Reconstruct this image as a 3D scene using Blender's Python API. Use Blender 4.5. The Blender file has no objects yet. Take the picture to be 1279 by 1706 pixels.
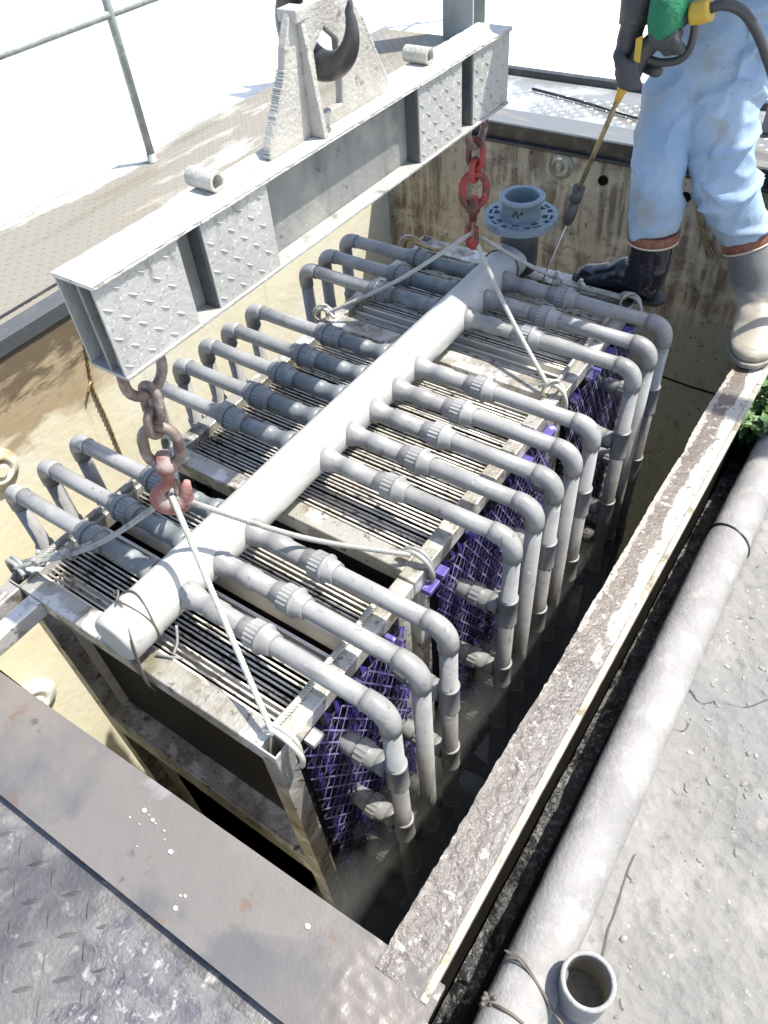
import bpy, bmesh, math, random
from mathutils import Vector, Matrix, noise
random.seed(7)
V = Vector
S = 0.8                      # one modelling unit is 0.8 m; everything is scaled to metres in the last lines
scene = bpy.context.scene

# ------------------------------------------------------------------ camera
CAM = V((1.74299411, -0.45557582, 1.67347926)); FPX = 1252.97
AZ, EL, RO = 2.24580886, 0.823220948, -0.105096877
fw = V((math.cos(EL)*math.cos(AZ), math.cos(EL)*math.sin(AZ), -math.sin(EL)))
rt0 = V((math.sin(AZ), -math.cos(AZ), 0)); up0 = rt0.cross(fw)
rt = math.cos(RO)*rt0 + math.sin(RO)*up0; up = -math.sin(RO)*rt0 + math.cos(RO)*up0
cd = bpy.data.cameras.new('camera'); cam = bpy.data.objects.new('camera', cd)
scene.collection.objects.link(cam); scene.camera = cam
m = Matrix((rt, up, -fw)).transposed().to_4x4(); m.translation = CAM*S; cam.matrix_world = m
cd.sensor_fit = 'VERTICAL'; cd.sensor_height = 24; cd.lens = FPX/1706*24
cd.clip_start = 0.02; cd.clip_end = 500
scene.render.resolution_x = 768; scene.render.resolution_y = 1024
def at(px, py, axis, val):          # where the sight line of a spot in the photograph meets a real plane
    d = fw*FPX + (px-639.5)*rt - (py-853)*up
    return CAM + d*((val-CAM[axis])/d[axis])

# ------------------------------------------------------------------ light
SUN = V((0.37, 0.37, 1.0)).normalized()
w = bpy.data.worlds.new('World'); scene.world = w; w.use_nodes = True
nt = w.node_tree; bg = nt.nodes['Background']
sky = nt.nodes.new('ShaderNodeTexSky'); sky.sky_type = 'NISHITA'; sky.sun_disc = False
sky.sun_elevation = math.asin(SUN.z); sky.sun_rotation = math.atan2(SUN.x, SUN.y)
sky.air_density = 1.0; sky.dust_density = 2.0; sky.ozone_density = 1.0
nt.links.new(sky.outputs[0], bg.inputs[0]); bg.inputs[1].default_value = 0.15
sd = bpy.data.lights.new('sun', 'SUN'); sd.energy = 4.8; sd.angle = math.radians(0.53); sd.color = (1, .96, .88)
so = bpy.data.objects.new('sun', sd); scene.collection.objects.link(so)
so.rotation_euler = SUN.to_track_quat('Z', 'Y').to_euler()
scene.view_settings.view_transform = 'Standard'; scene.view_settings.look = 'None'
scene.view_settings.gamma = 1; scene.view_settings.exposure = 0.76
scene.view_settings.use_curve_mapping = False
scene.cycles.max_bounces = 14; scene.cycles.diffuse_bounces = 8

# ------------------------------------------------------------------ materials
def mat(name, base, rough=.5, metal=0., layers=(), bump=0., bs=60., coat=0., spec=.5, sub=0., vor=0.):
    M = bpy.data.materials.new(name); M.use_nodes = True
    T = M.node_tree; N = T.nodes; L = T.links; B = N['Principled BSDF']
    B.inputs['Metallic'].default_value = metal; B.inputs['Coat Weight'].default_value = coat
    B.inputs['Coat Roughness'].default_value = .08
    B.inputs['Specular IOR Level'].default_value = spec
    if sub:
        B.inputs['Subsurface Weight'].default_value = sub; B.inputs['Subsurface Scale'].default_value = .01
    geo = N.new('ShaderNodeNewGeometry')
    def tex(s, det=5, dist=0., kind='n'):
        mp = N.new('ShaderNodeMapping'); L.new(geo.outputs['Position'], mp.inputs[0])
        sc = s if isinstance(s, tuple) else (s, s, s)
        mp.inputs['Scale'].default_value = sc; mp.inputs['Location'].default_value = (random.random()*9,)*3
        if kind == 'v':
            t = N.new('ShaderNodeTexVoronoi'); t.inputs['Scale'].default_value = 1
            L.new(mp.outputs[0], t.inputs['Vector']); return t.outputs['Distance']
        t = N.new('ShaderNodeTexNoise'); t.inputs['Scale'].default_value = 1
        t.inputs['Detail'].default_value = det; t.inputs['Roughness'].default_value = .6
        t.inputs['Distortion'].default_value = dist
        L.new(mp.outputs[0], t.inputs['Vector']); return t.outputs[0]
    col = N.new('ShaderNodeRGB'); col.outputs[0].default_value = (*base, 1); cur = col.outputs[0]
    rv = N.new('ShaderNodeValue'); rv.outputs[0].default_value = rough; rc = rv.outputs[0]
    for l in layers:
        t = tex(l['s'], l.get('det', 5), l.get('dist', 0.), l.get('kind', 'n'))
        if 'zr' in l:                      # a colour that stays at a height band or side of the thing
            ax, a, b = l['zr']
            sp = N.new('ShaderNodeSeparateXYZ'); L.new(geo.outputs['Position'], sp.inputs[0])
            mr = N.new('ShaderNodeMapRange'); L.new(sp.outputs[ax], mr.inputs[0])
            mr.inputs[1].default_value = a*S; mr.inputs[2].default_value = b*S
            mr.inputs[3].default_value = -.5; mr.inputs[4].default_value = .5
            ad = N.new('ShaderNodeMath'); ad.operation = 'ADD'; L.new(t, ad.inputs[0]); L.new(mr.outputs[0], ad.inputs[1]); t = ad.outputs[0]
        r = N.new('ShaderNodeMapRange'); L.new(t, r.inputs[0])
        r.inputs[1].default_value = l['lo']; r.inputs[2].default_value = l['hi']
        r.inputs[3].default_value = 0; r.inputs[4].default_value = l.get('k', 1.)
        mx = N.new('ShaderNodeMix'); mx.data_type = 'RGBA'
        L.new(r.outputs[0], mx.inputs[0]); L.new(cur, mx.inputs[6]); mx.inputs[7].default_value = (*l['c'], 1); cur = mx.outputs[2]
        if 'r' in l:
            m2 = N.new('ShaderNodeMix'); L.new(r.outputs[0], m2.inputs[0]); L.new(rc, m2.inputs[2]); m2.inputs[3].default_value = l['r']; rc = m2.outputs[0]
    L.new(cur, B.inputs['Base Color']); L.new(rc, B.inputs['Roughness'])
    if bump:
        b = N.new('ShaderNodeBump'); b.inputs['Strength'].default_value = bump; b.inputs['Distance'].default_value = .01
        L.new(tex(bs, 6), b.inputs['Height']); out = b.outputs[0]
        if vor:
            b2 = N.new('ShaderNodeBump'); b2.inputs['Strength'].default_value = bump; b2.inputs['Distance'].default_value = .01
            L.new(tex(vor, kind='v'), b2.inputs['Height']); L.new(out, b2.inputs['Normal']); out = b2.outputs[0]
        L.new(out, B.inputs['Normal'])
    return M
def lay(c, s, lo, hi, **k): return dict(c=c, s=s, lo=lo, hi=hi, **k)
K = {}
K['pvc'] = mat('weathered grey pvc', (.30, .297, .290), .42, layers=[
    lay((.17, .165, .16), 7, .46, .68, k=.7), lay((.42, .41, .40), 5, .54, .72, k=.5, r=.6), lay((.11, .10, .095), (6, 46, 46), .60, .72, k=.5),
    lay((.10, .085, .07), (60, 60, 14), .60, .70, k=.6), lay((.46, .45, .44), 34, .66, .72, k=.6, r=.7),
    lay((.095, .09, .08), (22, 22, 4), .56, .8, k=.75, zr=(2, -.02, -.75))], bump=.08, bs=70)  # last layer: darker towards the foot of the drop pipes
K['pvc_white'] = mat('sun bleached pvc header', (.45, .45, .425), .42, layers=[
    lay((.34, .34, .32), 5, .5, .7, k=.6), lay((.30, .30, .285), (26, 4, 26), .56, .7, k=.5), lay((.16, .15, .13), 30, .66, .72, k=.6)], bump=.06, bs=60)
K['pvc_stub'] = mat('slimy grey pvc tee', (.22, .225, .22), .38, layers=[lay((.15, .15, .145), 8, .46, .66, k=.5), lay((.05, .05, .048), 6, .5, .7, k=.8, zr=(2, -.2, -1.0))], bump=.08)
K['pvc_shaded'] = mat('shade toned pvc union', (.17, .18, .185), .4, layers=[
    lay((.30, .33, .34), 20, .5, .7, k=.6), lay((.08, .08, .08), 50, .6, .75, k=.6)], bump=.05, bs=70)  # blue grey tone paints the beam's shadow on the left unions
K['pvc_flange'] = mat('blue grey pvc flange', (.20, .26, .30), .4, layers=[lay((.08, .09, .1), 18, .55, .75, k=.6), lay((.36, .42, .45), 30, .55, .7, k=.5)], bump=.05)
K['stainless'] = mat('dirty stainless frame', (.44, .42, .375), .36, .45, layers=[
    lay((.13, .10, .06), 12, .5, .66, k=.85, r=.6), lay((.70, .69, .65), 11, .52, .58, k=.85, r=.4),
    lay((.04, .04, .04), 40, .60, .68, k=.8, r=.5), lay((.20, .19, .08), 5, .58, .75, k=.6)], bump=.25, bs=120)
K['panel'] = mat('grimy recessed steel panel', (.74, .71, .64), .5, 0., layers=[
    lay((.52, .48, .42), (3, 3, 14), .45, .65, k=.7), lay((.62, .60, .50), 8, .55, .75, k=.5)], bump=.1, bs=40)
K['rod'] = mat('spotted steel rod', (.66, .63, .57), .4, .3, layers=[
    lay((.05, .04, .03), (40, 90, 40), .54, .64, k=.85), lay((.30, .15, .05), (9, 25, 9), .58, .72, k=.7)], bump=.1)
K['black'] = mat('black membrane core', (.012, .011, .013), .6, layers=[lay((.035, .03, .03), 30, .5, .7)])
K['purple'] = mat('purple moulded packing', (.075, .055, .26), .3, layers=[
    lay((.50, .48, .60), 34, .47, .51, k=.9), lay((.010, .008, .03), 30, .56, .62, k=.9),  # pale patches paint glints on the lattice facets
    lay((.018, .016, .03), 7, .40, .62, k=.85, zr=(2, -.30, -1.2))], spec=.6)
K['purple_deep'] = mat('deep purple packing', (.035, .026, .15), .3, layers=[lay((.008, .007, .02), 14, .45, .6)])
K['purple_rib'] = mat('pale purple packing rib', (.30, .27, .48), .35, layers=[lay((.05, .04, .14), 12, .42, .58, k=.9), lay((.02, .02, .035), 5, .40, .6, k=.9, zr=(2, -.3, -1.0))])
K['purple_tab'] = mat('bright purple plastic', (.085, .065, .27), .4, layers=[lay((.55, .5, .75), 15, .55, .6, k=.8)])
K['galv'] = mat('weathered galvanised beam', (.40, .40, .38), .55, .1, layers=[
    lay((.34, .345, .325), 7, .45, .7, k=.8), lay((.12, .105, .085), (22, 22, 9), .58, .74, k=.8), lay((.50, .50, .47), 25, .56, .68, k=.6),
    lay((.17, .10, .05), 11, .66, .76, k=.6)], bump=.3, bs=90)
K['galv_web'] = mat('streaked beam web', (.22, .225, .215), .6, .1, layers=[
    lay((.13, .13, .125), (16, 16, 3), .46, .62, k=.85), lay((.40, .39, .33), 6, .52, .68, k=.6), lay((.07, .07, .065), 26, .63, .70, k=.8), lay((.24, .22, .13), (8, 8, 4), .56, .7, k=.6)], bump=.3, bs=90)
K['galv_dark'] = mat('dark steel and shade toned stiffener', (.085, .09, .095), .6, .1, layers=[lay((.16, .155, .15), 14, .5, .7, k=.6)], bump=.2)  # on the stiffeners, the dark tone paints shade between the beam plates
K['galv_top'] = mat('pale beam flange', (.60, .59, .55), .65, layers=[
    lay((.35, .34, .31), 9, .56, .74, k=.6), lay((.22, .17, .12), 26, .64, .72, k=.8), lay((.12, .11, .1), 60, .66, .72, k=.8)], bump=.4, bs=70)  # paler base than the other beam parts
K['steel_edge'] = mat('torch cut steel', (.44, .425, .385), .6, .1, layers=[lay((.30, .28, .24), (14, 14, 6), .48, .66, k=.7), lay((.6, .59, .55), 9, .52, .7, k=.7), lay((.14, .12, .10), 26, .64, .7, k=.7)], bump=.5, bs=110)
K['dark_steel'] = mat('dark oiled steel', (.06, .058, .06), .35, .5, layers=[lay((.16, .15, .14), 14, .5, .7, k=.6)], bump=.1)
K['chain'] = mat('worn chain steel', (.22, .17, .145), .55, .4, layers=[lay((.40, .35, .31), 30, .5, .65, k=.8), lay((.09, .045, .035), 18, .52, .66, k=.8)], bump=.3, bs=160)
K['red'] = mat('faded red hook paint', (.28, .10, .085), .65, layers=[lay((.32, .27, .24), 20, .44, .58, k=.9), lay((.12, .04, .035), 32, .58, .7, k=.8)], bump=.15)
K['red_bright'] = mat('red swivel paint', (.30, .035, .03), .55, layers=[lay((.075, .035, .03), 22, .46, .58, k=.9), lay((.45, .25, .22), 44, .62, .7, k=.7)], bump=.1)
K['rope'] = mat('galvanised wire rope', (.42, .42, .39), .45, .4, layers=[lay((.20, .18, .14), 22, .5, .66, k=.8)])
K['rope_pale'] = mat('pale greased wire rope', (.50, .50, .45), .5, .15, layers=[lay((.38, .36, .28), 30, .55, .7, k=.6)])
K['cream'] = mat('stained cream tank wall', (.82, .76, .56), .65, layers=[
    lay((.84, .82, .70), 3, .45, .65, k=.8), lay((.74, .76, .54), (1.5, 1.5, 3), .55, .75, k=.6),
    lay((.38, .28, .155), (3, 2.2, 9), .40, .60, k=.85, zr=(2, -.92, -.30), dist=1.2), lay((.09, .065, .04), (9, 6, 22), .52, .72, k=.8, zr=(2, -.85, -.1), dist=1.6),
    lay((.36, .30, .18), (14, 12, 2), .62, .74, k=.4)], bump=.25, bs=25)
K['brown'] = mat('brown streaked tank wall', (.56, .475, .335), .7, layers=[
    lay((.17, .125, .085), (26, 26, 2.6), .47, .62, k=.85), lay((.72, .64, .48), (5, 5, 10), .50, .68, k=.8),
    lay((.07, .052, .038), (7, 7, 3), .54, .72, k=.85), lay((.36, .36, .29), (6, 6, 2), .40, .62, k=.9, zr=(2, -.7, -1.3)),
    lay((.035, .03, .022), 38, .62, .70, k=.8), lay((.60, .52, .38), 55, .58, .70, k=.5), lay((.25, .19, .12), (12, 12, 14), .55, .68, k=.7)], bump=.35, bs=45)
K['tank_dark'] = mat('dark slimy tank wall', (.05, .052, .046), .45, layers=[lay((.022, .022, .02), 5, .45, .65), lay((.10, .095, .08), 16, .6, .75, k=.6)], bump=.2)
K['rim'] = mat('crusted concrete rim', (.42, .41, .375), .6, layers=[
    lay((.66, .65, .60), 8, .5, .65, k=.7), lay((.13, .105, .085), (20, 7, 20), .42, .50, k=.93, zr=(0, 1.528, 1.43), r=.3), lay((.40, .37, .32), 40, .50, .58, k=.8, zr=(0, 1.46, 1.41)),
    lay((.115, .10, .092), (22, 22, 22), .40, .52, k=.9, zr=(1, 1.3, .1), r=.18), lay((.25, .22, .185), 3, .5, .66, k=.6), lay((.5, .5, .48), 50, .60, .66, k=.7), lay((.10, .085, .07), 60, .58, .66, k=.85, r=.3)], bump=.5, bs=70)
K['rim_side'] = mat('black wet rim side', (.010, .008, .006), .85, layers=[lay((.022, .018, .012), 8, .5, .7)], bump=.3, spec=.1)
K['lip'] = mat('worn steel lip', (.42, .40, .33), .45, .3, layers=[lay((.15, .11, .06), 20, .5, .65, k=.8)], bump=.3)
K['wet_plate'] = mat('wet grey steel plate', (.158, .147, .138), .38, .0, layers=[
    lay((.105, .107, .112), 3.0, .46, .55, k=.85, r=.26, dist=.5), lay((.215, .213, .207), 2.3, .53, .565, k=.9, r=.5, dist=.3),
    lay((.24, .20, .17), 2, .45, .6, k=.4), lay((.15, .085, .045), 9, .64, .72, k=.8), lay((.07, .07, .07), 9, .66, .70, k=.7),
    lay((.55, .55, .53), 70, .74, .77, k=.8)], bump=.14, bs=170)
K['tread_near'] = mat('scuffed tread plate', (.19, .18, .175), .38, .35, layers=[
    lay((.32, .31, .29), 7, .50, .60, k=.9, r=.6, dist=.6), lay((.085, .085, .095), 4, .48, .62, k=.8, r=.3), lay((.5, .49, .45), 22, .62, .7, k=.6)], bump=.3, bs=110)
K['tread_left'] = mat('sandy tread plate', (.255, .235, .195), .5, .1, layers=[
    lay((.66, .65, .61), (4, .9, 3), .60, .72, k=.95, r=.35), lay((.19, .165, .12), (6, .8, 4), .52, .66, k=.8), lay((.34, .25, .13), (5, 1.2, 3), .60, .72, k=.5),
    lay((.2, .19, .19), (5, 1, 5), .6, .7, k=.7)], bump=.3, bs=80)
K['tread_far'] = mat('wet far tread plate', (.34, .35, .35), .22, .35, layers=[
    lay((.58, .60, .60), 4, .5, .62, k=.8, r=.4), lay((.26, .23, .18), 3, .5, .62, k=.7)], bump=.25, bs=60)
K['mirror_wet'] = mat('flooded steel flange', (.22, .22, .21), .09, .3, layers=[lay((.34, .29, .22), (2, 9, 2), .5, .6, k=.9, r=.5)], bump=.03, bs=14)
K['mortar'] = mat('rough mortar', (.17, .168, .17), .5, layers=[lay((.09, .09, .11), 30, .45, .6, k=.8), lay((.40, .40, .40), 60, .58, .66, k=.8)], bump=.7, bs=150)
K['concrete'] = mat('grey concrete paving', (.215, .21, .198), .85, layers=[
    lay((.15, .148, .142), 2.2, .45, .65, k=.8), lay((.29, .28, .265), 9, .52, .66, k=.7), lay((.12, .118, .11), 26, .58, .68, k=.6), lay((.24, .23, .215), 90, .60, .68, k=.6), lay((.44, .43, .39), 60, .64, .7, k=.6),
    lay((.17, .172, .175), (1.4, 2.2, 1), .56, .66, k=.5)], bump=.45, bs=70, vor=40.)
K['bright_ground'] = mat('sun bleached concrete ground', (.80, .80, .77), .8, layers=[lay((.62, .61, .58), 1.3, .5, .7, k=.6), lay((.30, .29, .27), 16, .60, .68, k=.7)], bump=.2, bs=50)
K['pebble'] = mat('pale pebble', (.22, .215, .20), .8, layers=[lay((.36, .35, .32), 12, .5, .6), lay((.15, .14, .13), 30, .55, .65, k=.7)], bump=.3)
K['cement_pipe'] = mat('cement coated pipe', (.30, .293, .285), .75, layers=[
    lay((.215, .21, .205), 8, .45, .65, k=.8), lay((.42, .41, .395), 14, .52, .68, k=.7), lay((.30, .28, .26), 70, .60, .68, k=.7), lay((.36, .33, .27), (3, 2, 3), .55, .7, k=.5)], bump=.35, bs=120)
K['standpipe'] = mat('dusty grey standpipe', (.24, .245, .27), .5, layers=[lay((.42, .42, .42), 12, .5, .65, k=.7)], bump=.1)
K['pipe_inside'] = mat('muddy pipe inside', (.27, .245, .20), .7, layers=[lay((.12, .11, .09), 12, .45, .65, k=.8)])
K['trench'] = mat('wet black trench mud', (.02, .021, .022), .3, layers=[lay((.17, .165, .15), 80, .54, .60, k=.85, r=.5), lay((.008, .008, .008), 10, .5, .62, k=.8)], bump=.8, bs=55)
K['crack'] = mat('dark crack', (.10, .09, .085), .9)
K['wire'] = mat('rusty tie wire', (.14, .12, .10), .6, .3)
K['hemp'] = mat('frayed brown rope', (.40, .29, .15), .9, layers=[lay((.16, .11, .05), 40, .5, .6)], bump=.4)
K['denim'] = mat('washed blue work cotton', (.27, .385, .54), .85, layers=[
    lay((.40, .51, .64), 6, .45, .65, k=.7), lay((.36, .37, .34), 5, .56, .72, k=.7), lay((.27, .23, .16), 7, .58, .74, k=.7), lay((.10, .16, .26), 60, .62, .72, k=.4)], bump=.25, bs=260)
K['boot_wet'] = mat('wet black rubber', (.012, .012, .020), .16, coat=.3)
K['boot_dry'] = mat('dusty grey rubber', (.15, .15, .145), .45, layers=[lay((.38, .34, .27), 7, .40, .62, k=.9, zr=(2, .22, -.12)), lay((.09, .09, .095), 9, .5, .7, k=.6)], bump=.1, bs=20)
K['boot_band'] = mat('brown rubber boot band', (.22, .085, .05), .6, layers=[lay((.12, .04, .025), 60, .5, .6, k=.8)], bump=.3)
K['boot_trim'] = mat('cream boot trim', (.55, .47, .36), .6)
K['sole'] = mat('grey rubber sole', (.20, .19, .165), .7, layers=[lay((.34, .31, .26), 12, .5, .7)])
K['sole_dark'] = mat('black rubber sole', (.02, .02, .02), .5)
K['glove_dark'] = mat('dark grey rubber glove', (.055, .058, .062), .6, layers=[lay((.10, .10, .10), 14, .5, .7, k=.7)], bump=.3, bs=110)
K['glove_green'] = mat('green knit glove', (.02, .20, .10), .8, layers=[lay((.015, .18, .07), 14, .5, .65, k=.8)], bump=.6, bs=130)
K['gun'] = mat('black gun plastic', (.05, .052, .055), .45, bump=.05, bs=90)
K['yellow'] = mat('yellow plastic', (.55, .37, .05), .5, layers=[lay((.25, .15, .02), 30, .6, .7, k=.7)])
K['brass'] = mat('brass lance tube', (.30, .24, .13), .38, .5, layers=[lay((.12, .09, .05), 14, .48, .64, k=.8)])
K['leaf'] = mat('weed leaf', (.075, .15, .045), .55, layers=[lay((.13, .22, .07), 12, .5, .65), lay((.05, .12, .03), 20, .55, .7, k=.7)], sub=.1)
K['stem'] = mat('weed stem', (.10, .16, .05), .7)
K['skin'] = mat('skin', (.50, .31, .21), .5, sub=.15)
K['hair'] = mat('black hair', (.02, .017, .014), .6)
K['helmet'] = mat('white helmet', (.75, .75, .72), .35)
K['hand_rail'] = mat('galvanised hand rail', (.27, .30, .28), .55, .2, layers=[lay((.42, .45, .43), 18, .5, .68, k=.8), lay((.14, .12, .10), 30, .58, .7, k=.8)], bump=.3)
K['column'] = mat('grey green steel column', (.28, .31, .31), .5, .1, layers=[lay((.20, .22, .22), 5, .5, .7), lay((.45, .47, .47), 16, .62, .7, k=.6)], bump=.1)
K['white_paint'] = mat('white painted board', (.82, .82, .80), .5)
K['print_dark'] = mat('dark stencil print', (.05, .055, .06), .6)
wm = bpy.data.materials.new('murky tank water'); wm.use_nodes = True
b_ = wm.node_tree.nodes['Principled BSDF']; b_.inputs['Base Color'].default_value = (.016, .022, .020, 1); b_.inputs['Roughness'].default_value = .08
K['water'] = wm
jm = bpy.data.materials.new('water jet'); jm.use_nodes = True
b_ = jm.node_tree.nodes['Principled BSDF']; b_.inputs['Base Color'].default_value = (.85, .88, .9, 1); b_.inputs['Roughness'].default_value = .25
K['jet'] = jm

# ------------------------------------------------------------------ mesh helpers
def catmull(P, n):
    P = [V(p) for p in P]; Q = [2*P[0]-P[1]] + P + [2*P[-1]-P[-2]]; out = []
    for i in range(1, len(Q)-2):
        a, b, c, d = Q[i-1:i+3]
        for k in range(n):
            t = k/n
            out.append(.5*((2*b)+(c-a)*t+(2*a-5*b+4*c-d)*t*t+(3*b-a-3*c+d)*t**3))
    out.append(P[-1]); return out
def frames(P, closed=False):
    n = len(P); T = []
    for i in range(n):
        a = P[(i-1) % n] if (closed or i > 0) else P[i]; b = P[(i+1) % n] if (closed or i < n-1) else P[i]
        t = (b-a); T.append(t.normalized() if t.length > 1e-9 else V((0, 0, 1)))
    u = T[0].orthogonal().normalized(); F = []
    for i in range(n):
        u = (u - T[i]*u.dot(T[i]))
        u = u.normalized() if u.length > 1e-6 else T[i].orthogonal().normalized()
        F.append((T[i], u, T[i].cross(u)))
    return F
class G:
    def __init__(s): s.v = []; s.f = []; s.sm = []; s.mi = []; s.cur = 0
    def face(s, idx, sm=False): s.f.append(tuple(idx)); s.sm.append(sm); s.mi.append(s.cur)
    def box(s, lo, hi, M=None):
        lo = V(lo); hi = V(hi); b = len(s.v)
        for z in (lo.z, hi.z):
            for y in (lo.y, hi.y):
                for x in (lo.x, hi.x):
                    p = V((x, y, z)); s.v.append(M @ p if M else p)
        for q in ((0, 2, 3, 1), (4, 5, 7, 6), (0, 1, 5, 4), (2, 6, 7, 3), (0, 4, 6, 2), (1, 3, 7, 5)): s.face([b+i for i in q])
        return s
    def prism(s, poly, vec):
        b = len(s.v); n = len(poly); vec = V(vec)
        for p in poly: s.v.append(V(p))
        for p in poly: s.v.append(V(p)+vec)
        s.face(list(range(b, b+n))[::-1]); s.face(range(b+n, b+2*n))
        for i in range(n): j = (i+1) % n; s.face((b+i, b+j, b+n+j, b+n+i))
        return s
    def tube(s, P, r, n=12, caps=True, closed=False, sm=True, ph=0., sq=None, ref=None):
        P = [V(p) for p in P]; F = frames(P, closed); b = len(s.v); m_ = len(P)
        if ref is not None:
            ref = V(ref); F = [(t, (ref-t*ref.dot(t)).normalized(), t.cross((ref-t*ref.dot(t)).normalized())) for t, _, _ in F]
        for i, p in enumerate(P):
            ri = r[i] if isinstance(r, (list, tuple)) else r
            t, u, v = F[i]
            rx, ry = ri if isinstance(ri, (list, tuple)) else (ri, ri)
            for k in range(n):
                a = 2*math.pi*k/n+ph; s.v.append(p + u*(math.cos(a)*rx) + v*(math.sin(a)*ry))
        for i in range(m_ if closed else m_-1):
            j = (i+1) % m_
            for k in range(n):
                l = (k+1) % n; s.face((b+i*n+k, b+i*n+l, b+j*n+l, b+j*n+k), sm)
        if caps and not closed:
            s.face([b+k for k in range(n)][::-1]); s.face([b+(m_-1)*n+k for k in range(n)])
        return s
    def lathe(s, o, ax, prof, n=24, ribs=None, caps=True):
        # prof: (distance along the axis, radius, ribbed?)
        o = V(o); ax = V(ax).normalized(); u = ax.orthogonal().normalized(); v = ax.cross(u); b = len(s.v)
        for pr in prof:
            d, r = pr[0], pr[1]; rb = len(pr) > 2 and pr[2]
            for k in range(n):
                rr = r*(1-.06*(k % 2 if ribs else 0)) if rb else r
                a = 2*math.pi*k/n; s.v.append(o + ax*d + u*(math.cos(a)*rr) + v*(math.sin(a)*rr))
        for i in range(len(prof)-1):
            flat = len(prof[i]) > 2 and prof[i][2]
            for k in range(n):
                l = (k+1) % n; s.face((b+i*n+k, b+i*n+l, b+(i+1)*n+l, b+(i+1)*n+k), not flat and prof[i][0] != prof[i+1][0])
        if caps:
            s.face([b+k for k in range(n)][::-1]); s.face([b+(len(prof)-1)*n+k for k in range(n)])
        return s
    def grid(s, nx, ny, fn, sm=True):
        b = len(s.v)
        for j in range(ny+1):
            for i in range(nx+1): s.v.append(V(fn(i/nx, j/ny)))
        for j in range(ny):
            for i in range(nx):
                a = b+j*(nx+1)+i; s.face((a, a+1, a+nx+2, a+nx+1), sm)
        return s
    def ell(s, c, r, nu=14, nv=9, M=None):
        c = V(c); b = len(s.v)
        for j in range(1, nv):
            th = math.pi*j/nv
            for i in range(nu):
                a = 2*math.pi*i/nu; p = V((r[0]*math.sin(th)*math.cos(a), r[1]*math.sin(th)*math.sin(a), r[2]*math.cos(th)))
                s.v.append(c + (M @ p if M else p))
        t = len(s.v); pz = V((0, 0, r[2])); s.v.append(c+(M @ pz if M else pz)); s.v.append(c-(M @ pz if M else pz))
        for j in range(nv-2):
            for i in range(nu):
                l = (i+1) % nu; s.face((b+j*nu+i, b+(j+1)*nu+i, b+(j+1)*nu+l, b+j*nu+l), True)
        for i in range(nu):
            l = (i+1) % nu; s.face((t, b+i, b+l), True); s.face((t+1, b+(nv-2)*nu+l, b+(nv-2)*nu+i), True)
        return s
    def rope(s, P, r, strands=5, lay_=.042, n=5):
        L = 0; Q = [V(p) for p in P]; D = [0]
        for a, b in zip(Q, Q[1:]): L += (b-a).length; D.append(L)
        k = max(8, int(L/(lay_/7))); R = []; j = 0
        for i in range(k+1):
            d = L*i/k
            while j < len(D)-2 and D[j+1] < d: j += 1
            t = (d-D[j])/max(1e-9, D[j+1]-D[j]); R.append(Q[j].lerp(Q[j+1], min(1, t)))
        F = frames(R)
        s.cur = 1; s.tube(R, r*.58, 6); s.cur = 0
        for q in range(strands):
            path = []
            for i, p in enumerate(R):
                a = 2*math.pi*(q/strands + L*i/k/lay_)
                path.append(p + (F[i][1]*math.cos(a)+F[i][2]*math.sin(a))*r*.66)
            s.tube(path, r*.34, n)
        return s
    def mesh(s, name, off=V((0, 0, 0))):
        me = bpy.data.meshes.new(name); me.from_pydata([tuple(v-off) for v in s.v], [], s.f)
        me.polygons.foreach_set('use_smooth', s.sm); me.polygons.foreach_set('material_index', s.mi); me.update(); return me
ORG = {}
def link(o, parent=None):
    scene.collection.objects.link(o)
    if parent: o.parent = parent
    return o
def tag(o, label=None, cat=None, group=None, kind=None):
    if label: o['label'] = label
    if cat: o['category'] = cat
    if group: o['group'] = group
    if kind: o['kind'] = kind
    return o
def thing(name, loc, label, cat, group=None):
    o = bpy.data.objects.new(name, None); o.empty_display_size = .1; link(o); o.location = loc
    ORG[o.name] = V(loc); return tag(o, label, cat, group)
def obj(name, g, m, parent=None, bevel=0, label=None, kind=None, org=None, mods=()):
    if org is None: org = ORG[parent.name] if parent else V((0, 0, 0))
    me = g.mesh(name, org)
    for x in (m if isinstance(m, (list, tuple)) else [m]): me.materials.append(K[x])
    o = bpy.data.objects.new(name, me); link(o, parent); ORG[o.name] = V(org)
    if not parent: o.location = org
    if bevel:
        b = o.modifiers.new('bevel', 'BEVEL'); b.width = bevel*S; b.segments = 2; b.limit_method = 'ANGLE'; b.angle_limit = math.radians(40)
    if label: o['label'] = label
    if kind: o['kind'] = kind
    return o
def single(name, g, m, org, label, cat, group=None, bevel=0):
    o = obj(name, g, m, None, bevel, org=V(org)); return tag(o, label, cat, group)
def fuse(g, voxel, smooth=4, wr=None):
    """melt the closed pieces of g into one continuous skin, then ruffle it with wr(co, normal) -> offset"""
    me = g.mesh('tmp'); o = bpy.data.objects.new('tmp', me); link(o)
    r = o.modifiers.new('r', 'REMESH'); r.mode = 'VOXEL'; r.voxel_size = voxel
    if smooth:
        q = o.modifiers.new('s', 'SMOOTH'); q.factor = .5; q.iterations = smooth
    dg = bpy.context.evaluated_depsgraph_get(); dg.update()
    e = o.evaluated_get(dg); me2 = bpy.data.meshes.new_from_object(e)
    out = G(); out.v = [v.co.copy() for v in me2.vertices]; nor = [v.normal.copy() for v in me2.vertices]
    if wr: out.v = [p + n*wr(p, n) for p, n in zip(out.v, nor)]
    for p in me2.polygons: out.face(list(p.vertices), True)
    bpy.data.objects.remove(o); bpy.data.meshes.remove(me); bpy.data.meshes.remove(me2)
    return out
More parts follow.
